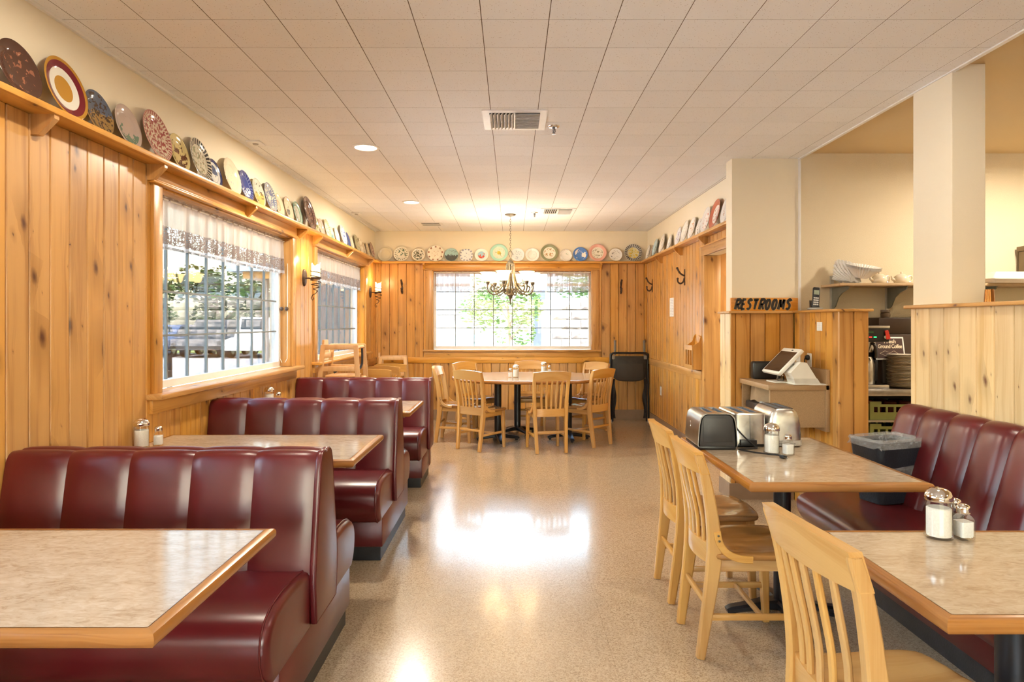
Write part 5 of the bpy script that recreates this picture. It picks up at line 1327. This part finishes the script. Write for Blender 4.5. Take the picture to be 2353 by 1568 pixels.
plate('b', bx(884), .212, 'plain cream plate with tiny red-capped figure, first on the back wall', [(1, (.70, .62, .46))], ((.50, .26, .16), (.45, .06, .04), 7, .66, .32))
plate('b', bx(921), .226, 'cream souvenir plate with green landscape vignettes', [(1, (.78, .74, .62))], ((.10, .17, .12), (.07, .10, .11), 8, .56, .74), ((.20, .18, .15), 18, .72, .84, .5))
plate('b', bx(960.5), .206, 'gold-rimmed plate with olive engraved park scene', [(.93, (.78, .74, .62)), (1, (.58, .40, .2))], ((.13, .13, .08), (.08, .08, .06), 9, .50, .76))
plate('b', bx(1000), .242, 'cream plate with ring of bright flowers and brown script', [(1, (.82, .76, .62))], ((.52, .26, .14), (.58, .36, .22), 11, .60, .46), ((.34, .16, .10), 9, .74, .92, .45))
plate('b', bx(1036.5), .200, 'teal sky plate with pink figure over dark rocks', [(1, (.34, .52, .50))], ((.09, .10, .10), (.12, .10, .09), 6, .52, .95, 1.6))
plate('b', bx(1071), .200, 'square scalloped white plate with blue-grey scrolls', [(1, (.78, .77, .76))], ((.24, .26, .36), (.30, .30, .36), 9, .60, .40), ((.26, .27, .36), 12, .74, .96, .2), PSQ)
plate('b', bx(1105.5), .200, 'white plate with small red and blue square picture', [(.55, (.36, .58, .70)), (1, (.82, .80, .74))], ((.62, .07, .04), (.70, .45, .04), 5, .53, .50, .7))
plate('b', bx(1146), .262, 'mint green rimmed plate with yellow flower centre, behind the chandelier chain', [(.20, (.72, .48, .05)), (.68, (.84, .78, .62)), (1, (.40, .68, .56))], ((.40, .36, .12), (.55, .2, .1), 9, .60, .58))
plate('b', bx(1189), .202, 'white plate with grey-blue drawing, behind the chandelier chain', [(1, (.76, .77, .78))], ((.42, .48, .54), (.40, .46, .52), 8, .55, .66))
plate('b', bx(1223), .206, 'white plate with single black figure and lettered ring', [(.60, (.82, .80, .76)), (.63, (.45, .40, .34)), (1, (.82, .80, .76))], ((.07, .06, .06), (.05, .05, .05), 7, .60, .26))
plate('b', bx(1262), .256, 'olive rimmed plate with colourful birds', [(.70, (.84, .80, .68)), (1, (.26, .27, .15))], ((.45, .20, .05), (.14, .26, .10), 10, .55, .60))
plate('b', bx(1300), .186, 'small white plate with red and green flower', [(1, (.82, .79, .74))], ((.10, .26, .12), (.60, .10, .05), 6, .60, .40), ((.62, .5, .4), 22, .82, .95, .5))
plate('b', bx(1333.5), .216, 'bright blue plate with tall white bird', [(1, (.09, .22, .58))], ((.82, .80, .76), (.80, .76, .66), 3.4, .545, .78))
plate('b', bx(1373), .262, 'pink rimmed plate with small wildlife centre', [(.66, (.84, .80, .68)), (1, (.78, .42, .34))], ((.28, .26, .16), (.55, .25, .08), 10, .56, .56))
plate('b', bx(1414.5), .204, 'gold-edged white plate with scattered black sketches', [(.94, (.82, .80, .76)), (1, (.52, .36, .18))], ((.07, .06, .06), (.12, .08, .07), 11, .60, .68))
plate('b', bx(1455), .260, 'largest corner plate with grey border and yellow flowers', [(.62, (.66, .62, .38)), (1, (.55, .52, .46))], ((.70, .48, .05), (.24, .32, .1), 8, .52, .62), ((.10, .09, .08), 26, .66, .97, -.3))
R_ = [(9.42, .22, 'white plate with brown edge, first on the side wall by the corner', (.78, .75, .7), (.3, .2, .14)), (9.20, .20, 'dark-centred plate on the side wall by the corner', (.46, .38, .32), (.10, .06, .05)),
      (8.94, .25, 'pale blue plate with dark doorway picture on the side wall', (.45, .62, .70), (.12, .10, .10)), (8.52, .26, 'white plate with tan spots on the side wall', (.80, .77, .72), (.50, .38, .28)),
      (8.16, .20, 'white plate with blue-grey print on the side wall', (.78, .78, .77), (.28, .32, .36)), (7.70, .23, 'white plate with violet-blue flowers on the side wall', (.78, .78, .80), (.18, .18, .40)),
      (7.40, .26, 'plain ivory plate on the side wall above the nearer coat hook', (.82, .79, .73), (.55, .48, .40)), (7.11, .25, 'white plate with orange fruit print on the side wall', (.80, .78, .74), (.60, .28, .12)),
      (6.87, .20, 'white plate with small black dots on the side wall', (.80, .79, .76), (.10, .09, .09)), (6.59, .27, 'white plate with rust flowers on the side wall by the doorway', (.80, .78, .75), (.52, .16, .08))]
for y, d, l, c, m in R_: plate('r', y, d, l, [(1, c)], (m, tuple(x*.7+.1 for x in m), 9, .57, .7))
plate('r', 6.28, .29, 'red-rimmed plate with white centre on the side wall over the doorway', [(.62, (.80, .76, .70)), (1, (.55, .16, .09))], ((.50, .14, .10), (.3, .2, .16), 10, .56, .52))
plate('r', 5.96, .265, 'pale floral plate last on the side wall beside the stub wall', [(1, (.80, .78, .74))], ((.60, .40, .30), (.55, .5, .4), 8, .60, .7))
# ================================================================== curtains
def mk_sheer(name, c, opac, lace=None):
    t = NT(name); tc = t.n('ShaderNodeTexCoord').outputs['Object']
    tr = t.n('ShaderNodeBsdfTransparent'); d = t.n('ShaderNodeBsdfDiffuse', {'Color': c4(c)}); tl = t.n('ShaderNodeBsdfTranslucent', {'Color': c4(c)})
    cl = t.n('ShaderNodeMixShader', {0: .45, 1: d.outputs[0], 2: tl.outputs[0]})
    if lace:
        e = t.n('ShaderNodeTexVoronoi', {'Vector': tc, 'Scale': lace}, feature='DISTANCE_TO_EDGE').outputs[0]
        e2 = t.n('ShaderNodeTexVoronoi', {'Vector': tc, 'Scale': lace*3.2}, feature='DISTANCE_TO_EDGE').outputs[0]
        n = t.noise(tc, 14, 2)
        th = t.math('ADD', t.math('LESS_THAN', e, .13), t.math('MULTIPLY', t.math('LESS_THAN', e2, .16), t.math('GREATER_THAN', n, .50)), clamp=True)
        f = t.math('ADD', t.math('MULTIPLY', th, opac), .05, clamp=True)
    else: f = opac
    m = t.n('ShaderNodeMixShader', {0: f, 1: tr.outputs[0], 2: cl.outputs[0]}); t.link(m.outputs[0], t.out.inputs[0]); return t.m
SHEER = mk_sheer('sheer_voile', (.40, .29, .21), .88); LACE = mk_sheer('lace_band', (.22, .15, .115), .97, 62); TRIM = mk_sheer('lace_fringe', (.5, .45, .42), .6, 110)
SHEER2 = mk_sheer('thin_voile', (.45, .34, .27), .62); HEADW = mk_sheer('gathered_heading', (.40, .25, .16), .85); LACE2 = mk_sheer('thin_lace', (.38, .30, .25), .8, 70)
def valance(label, plane, a0, a1, zs, mats, freq, amp, sd):
    """zs: boundaries from the top down, one cloth band between each two"""
    t = thing('lace_valance', label, 'curtain', (0, 0, 0), 0, 'lace valances at the windows')
    off = (XL-.038) if plane == 'x' else (YB+.035)
    rr = random.Random(sd); ph1 = rr.uniform(0, 6); n = int((a1-a0)*90)
    def wav(u, z):
        k = (zs[0]-z)/(zs[0]-zs[-1]); a = u*freq
        return amp*(.35+.65*k)*(math.sin(a+1.3*math.sin(a*.37+ph1)+.6*k)+.45*math.sin(a*2.3+ph1))
    for zt_, zb, (nm, m) in zip(zs[:-1], zs[1:], mats):
        def f(u, v):
            z = lerp(zt_, zb, v); p = lerp(a0, a1, u)
            if zb == zs[-1] and v == 1: z += .008*math.sin(u*(a1-a0)*60)
            if zt_ == zs[0] and v == 0: z += .004*math.sin(p*80)
            w = wav(p, z)
            return (off-w*.0-w*.8, p, z) if plane == 'x' else (p, off+w*.8, z)
        B().grid(f, n, 4).build(nm, m, t, 180)
    rod = [(off, a0-.012, zs[0]-.018), (off, a1+.012, zs[0]-.018)] if plane == 'x' else [(a0-.012, off, zs[0]-.018), (a1+.012, off, zs[0]-.018)]
    B().tube(rod, .006, 8).build('rod', WHITE, t)
    return t
zs = [2.165, 2.10, 1.99, 1.885, 1.855]
ml = [('heading', SHEER), ('voile_band', SHEER), ('lace_band', LACE), ('fringe', TRIM)]
valance('ruffled voile valance with lace band at the large window above the middle booth', 'x', WINS[1][0]+.02, WINS[1][1]-.02, zs, ml, 52, .020, 1)
valance('ruffled voile valance with lace band at the second window between the sconces', 'x', WINS[2][0]+.02, WINS[2][1]-.02, zs, ml, 50, .019, 2)
valance('thin gathered valance with tan bands at the back wall window', 'y', bx0+.03, bx1-.03, [2.175, 2.10, 1.995, 1.955, 1.885], [('heading', HEADW), ('voile_band', SHEER2), ('tan_band', HEADW), ('lace_band', LACE2)], 46, .010, 3)
# bead chain and its holders on the jamb of the large window
bc = thing('bead_chain', 'white blind bead chain hanging on the jamb of the large window', 'chain', (XL-.05, 5.893, 0))
for x in (-.018, .05): B().tube([(x, 0, 1.95), (x*1.0, 0, 1.5), (x*.95, 0, 1.10), (x*.4+.008, -.004, 1.065)], .0028, 6).build('chain', PLASTW, bc)
for i, x in enumerate((-.0, .045)):
    tie = thing('curtain_knob', 'dark round cord knob on the jamb of the large window, ' + ('nearer the glass' if i == 0 else 'nearer the room'), 'knob', (XL-.05+x, 5.905, 1.545))
    B().lathe([(.006, 0), (.006, .012), (.016, .014), (.018, .022), (.008, .026), (.001, .0265)], seg=16).build('knob_head', IRON, tie, rot=(PI/2, 0, 0))
# ================================================================== outdoors
GZ = -.16
OUT = 'outdoors'
prop(B().box(-90, 60, -40, 110, GZ-.1, GZ).build('ground', plain('pale_asphalt', (.40, .395, .39), .9, vary=.08, scale=2)), kind='structure')
prop(B().box(-60, -8, 34, 70, GZ, GZ+.03).build('ground_verge', plain('dry_lawn', (.24, .30, .09), .9, vary=.2, scale=3)), kind='structure')
RIB = plain('ribbed_steel', (.155, .185, .21), .5, .0, vary=.03)
PLAS = plain('white_stucco', (.23, .225, .22), .8)
ba = thing('metal_building', 'pale ribbed metal building with white base seen through the second window', 'building', (0, 0, 0))
B().box(-6.6, -6.05, 18.5, 26, 1.2, 7).build('wall', RIB, ba); B().box(-6.62, -5.98, 18.4, 26, GZ, 1.2).build('base_wall', PLAS, ba)
rb = B()
for k in range(38): y = 18.55+.2*k; rb.box(-6.06, -6.0, y, y+.07, 1.2, 7)
rb.build('rib', RIB, ba)
bb = thing('ribbed_shed', 'ribbed grey wall building with small panes seen through the back window', 'building', (0, 0, 0))
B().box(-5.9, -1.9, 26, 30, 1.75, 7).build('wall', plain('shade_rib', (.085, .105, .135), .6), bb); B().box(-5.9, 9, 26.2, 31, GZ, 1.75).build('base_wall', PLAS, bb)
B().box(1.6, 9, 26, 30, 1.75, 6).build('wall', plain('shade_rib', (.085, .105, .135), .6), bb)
rb = B()
for k in range(20): x = -5.9+.2*k; rb.box(x, x+.07, 25.95, 26.0, 1.75, 7)
for k in range(18): x = 1.6+.2*k; rb.box(x, x+.07, 25.95, 26.0, 1.75, 6)
rb.build('rib', RIB, bb)
GL = plain('dusty_glass', (.20, .30, .34), .2)
for x in (-2.05, -1.35, -.35, .45):
    f = B().box(x-.30, x+.30, 26.14, 26.2, .42, .92).build('window', GL, bb)
    B().box(x-.32, x+.32, 26.12, 26.15, .66, .69).box(x-.02, x+.02, 26.12, 26.15, .42, .92).build('glazing_bar', PLAS, f)
one('shaded_corner', B().box(.58, .80, 17.9, 18.1, GZ, 2.3).box(.50, .90, 17.85, 18.15, 2.05, 2.3), plain('corner_shade', (.06, .08, .13), .6), 'dark blue box for a shaded building corner seen through the back window', 'post')  # building corner in shade; shade and shadow shape put into colour and form
# block wall
STN = plain('pale_stone', (.17, .145, .13), .9, vary=.35, scale=6, bump=1.0)
bw_ = prop(B().box(.85, 3.6, 14.06, 14.3, GZ, 1.95).build('wall_garden', plain('mortar', (.12, .11, .10), .9)), kind='structure')
def stone(w, sd):
    r = random.Random(sd); b = B()
    b.grid(lambda u, v: (lerp(-w/2, w/2, u), -.05-(r.uniform(.0, .045) if 0 < u < 1 and 0 < v < 1 else -.03), lerp(0, .19, v)), 6, 4); return b.mesh('block', STN, 0)
sm = [stone(.40, k) for k in range(5)]
for j in range(10):
    for i in range(7):
        x = 1.06+.41*i+(.2 if j % 2 else 0)
        if x < 3.5: inst(sm[(i*3+j) % 5], 'block', bw_, (x, 14.06, GZ+.02+.205*j))
# porch roof near the large window
pr_ = thing('porch_roof', 'blue-edged porch roof with timber soffit seen through the large window', 'roof', (0, 0, 0))
B().box(-6.5, -4.9, 15.0, 18.2, 2.60, 2.78).build('fascia', plain('blue_metal_fascia', (.30, .40, .48), .5), pr_)
B().box(-6.2, -4.9, 15.2, 18.0, 2.44, 2.60).build('soffit', PINE['y'], pr_)
B().box(-5.80, -5.68, 15.3, 15.42, GZ, 2.46).build('post', PLAS, pr_)
# trees
LEAF = NT('leaf_green'); _r = LEAF.n('ShaderNodeTexCoord').outputs['Object']; _n = LEAF.noise(_r, 1.6, 3)
_c = LEAF.ramp(_n, [(.3, (.05, .10, .03)), (.7, (.13, .20, .075))]); _d = LEAF.n('ShaderNodeBsdfDiffuse', {'Color': _c}); _t = LEAF.n('ShaderNodeBsdfTranslucent', {'Color': _c})
_m = LEAF.n('ShaderNodeMixShader', {0: .35, 1: _d.outputs[0], 2: _t.outputs[0]}); LEAF.link(_m.outputs[0], LEAF.out.inputs[0])
BARK = plain('bark', (.16, .11, .075), .9, bump=.6)
def leaf_cloud(n, rx, ry, z0, z1, size, sd):
    r = random.Random(sd); b = B(); cl = [(r.uniform(-.7, .7), r.uniform(-.7, .7), r.uniform(.12, .9), r.uniform(.25, .5)) for _ in range(14)]
    while len(b.f) < n:
        c = r.choice(cl); d = Vector((r.gauss(0, 1), r.gauss(0, 1), r.gauss(0, 1))).normalized()*c[3]*r.uniform(.75, 1.05)
        p = Vector(((c[0]+d.x)*rx, (c[1]+d.y)*ry, lerp(z0, z1, c[2]+d.z*.45)))
        if p.z < z0: continue
        q = Matrix.Rotation(r.uniform(0, 6), 3, 'Z') @ Matrix.Rotation(r.uniform(-1.2, 1.2), 3, 'X'); s_ = size*r.uniform(.6, 1.3)
        b.add([p+q @ Vector(v) for v in ((-s_, 0, 0), (0, -s_*.5, 0), (s_, 0, 0), (0, s_*.5, 0))], [(0, 1, 2, 3)])
    return b
def tree(label, loc, h, rx, n, size, sd, trunk=.12):
    t = thing('leafy_tree', label, 'tree', loc, 0, 'trees outside')
    leaf_cloud(n, rx, rx, h*.28, h, size, sd).build('foliage', LEAF.m, t, 0)
    b = B().tube([(0, 0, 0), (.05, 0, h*.3), (-.04, .05, h*.7)], [trunk, trunk*.8, trunk*.3], 8)
    for k in range(5):
        a = k*1.26; b.tube([(.03, 0, h*(.3+.07*k)), (math.cos(a)*rx*.5, math.sin(a)*rx*.5, h*(.5+.07*k))], [trunk*.5, trunk*.15], 6)
    b.build('trunk', BARK, t)
tree('slender leafy tree in front of the ribbed wall, seen through the back window', (-.1, 17, GZ), 3.6, 1.05, 2600, .07, 5, .05)
tree('leafy tree rising above the stone block wall outside the back window', (2.3, 16.5, GZ), 4.2, 1.1, 2000, .08, 6)
far_t = [(-20.6, 38, 4.3, 1.7, 'broad green tree behind the dark car, seen through the large window'), (-17.0, 38, 4.5, 2.0, 'green tree behind the parked cars, middle of the large window'), (-16.2, 43, 4.8, 2.0, 'tall green tree behind the pale vehicle, seen through the large window'),
         (-13.4, 37, 4.1, 1.3, 'narrow green tree beside the porch post, seen through the large window'), (-24.5, 44, 4.6, 2.0, 'distant green tree at the edge of the large window')]
for i, (x, y, h, r, l) in enumerate(far_t): tree(l, (x, y, GZ), h, r, 2600, .17, 20+i, .18)
sh_ = thing('round_bush', 'clipped round green bush beside the shaded building corner outside the back window', 'bush', (.42, 14.6, GZ))
leaf_cloud(1500, .42, .42, .05, 1.08, .05, 9).build('foliage', LEAF.m, sh_, 0); B().tube([(0, 0, 0), (0, 0, .5)], .04, 6).build('stem', BARK, sh_)
# parked cars
def car(label, loc, rz, col, cab=.0, h=1.5):
    t = thing('parked_car', label, 'car', loc, rz, 'parked cars outside')
    M = plain('car_%s' % label.split()[0], col, .45, 0)
    lower = [(-2.1, .35), (-2.15, .60), (-2.05, .85), (-1.3, .92+cab*.1), (1.3, .92), (2.0, .80), (2.15, .55), (2.1, .35)]
    loops = [[(x, y*s_, z) for x, z in offs(lower, .0 if abs(y) < .85 else .06)] for y, s_ in ((-.92, 1), (-.84, 1), (.84, 1), (.92, 1))]
    B().loft(loops).build('body', M, t)
    up = [(-1.75+cab*.9, .90), (-1.25+cab*.8, h-.03), (.35, h), (1.15, .90)]
    B().loft([[(x*.97, -.80, z) for x, z in up], [(x, -.70, z+.0) for x, z in offs(up, .02)], [(x, .70, z) for x, z in offs(up, .02)], [(x*.97, .80, z) for x, z in up]]).build('cabin', M, t)
    W_ = plain('car_glass', (.03, .05, .07), .1)
    for s_ in (-1, 1): B().prism([(-1.55+cab*.9, .95), (-1.15+cab*.8, h-.12), (.30, h-.10), (.95, .95)], 'y', s_*.79, s_*.815).build('side_window', W_, t)
    B().prism([(-.66, .97), (.66, .97), (.56, h-.10), (-.56, h-.10)], 'x', 0, .01).build('windscreen', W_, t, loc=(.80, 0, 0)).rotation_euler = (0, 0, 0)
    for x in (-1.35, 1.35):
        for s_ in (-1, 1):
            w = B().lathe([(.20, -.1), (.33, -.1), (.34, -.06), (.34, .06), (.33, .1), (.20, .1)], seg=20).build('wheel', BLACK, t, loc=(x, s_*.84, .34), rot=(PI/2, 0, 0))
            B().lathe([(.001, -.105), (.19, -.102), (.20, .10), (.001, .105)], seg=14).build('hubcap', STEEL, w)
car('navy saloon car parked outside, seen through the large window', (-16.4, 31.5, GZ), -PI/2, (.05, .08, .16))
car('black pickup-shaped car parked beside the navy saloon', (-14.1, 31.5, GZ), -PI/2, (.02, .024, .03), .9, 1.75)
car('white van parked beside the black car outside', (-11.8, 31.0, GZ), -PI/2, (.66, .68, .70), 0, 1.85)
car('grey car parked under the narrow tree outside', (-9.5, 30.5, GZ), -PI/2, (.30, .36, .42))
hr = thing('hand_rail', 'black metal hand rail outside the large window', 'hand rail', (-4.18, 8.05, GZ))
B().tube(bez([(-1.4, 0, 1.20), (-.10, 0, 1.20), (-.02, 0, 1.18), (0, 0, 1.08), (0, 0, 0)], 5), .035, 10).build('rail_tube', BLACKM, hr)
B().tube([(-1.4, 0, 0), (-1.4, 0, 1.2)], .03, 8).build('post', BLACKM, hr); B().lathe([(.09, 0), (.09, .012), (.04, .02)], seg=16).build('foot_flange', BLACKM, hr)
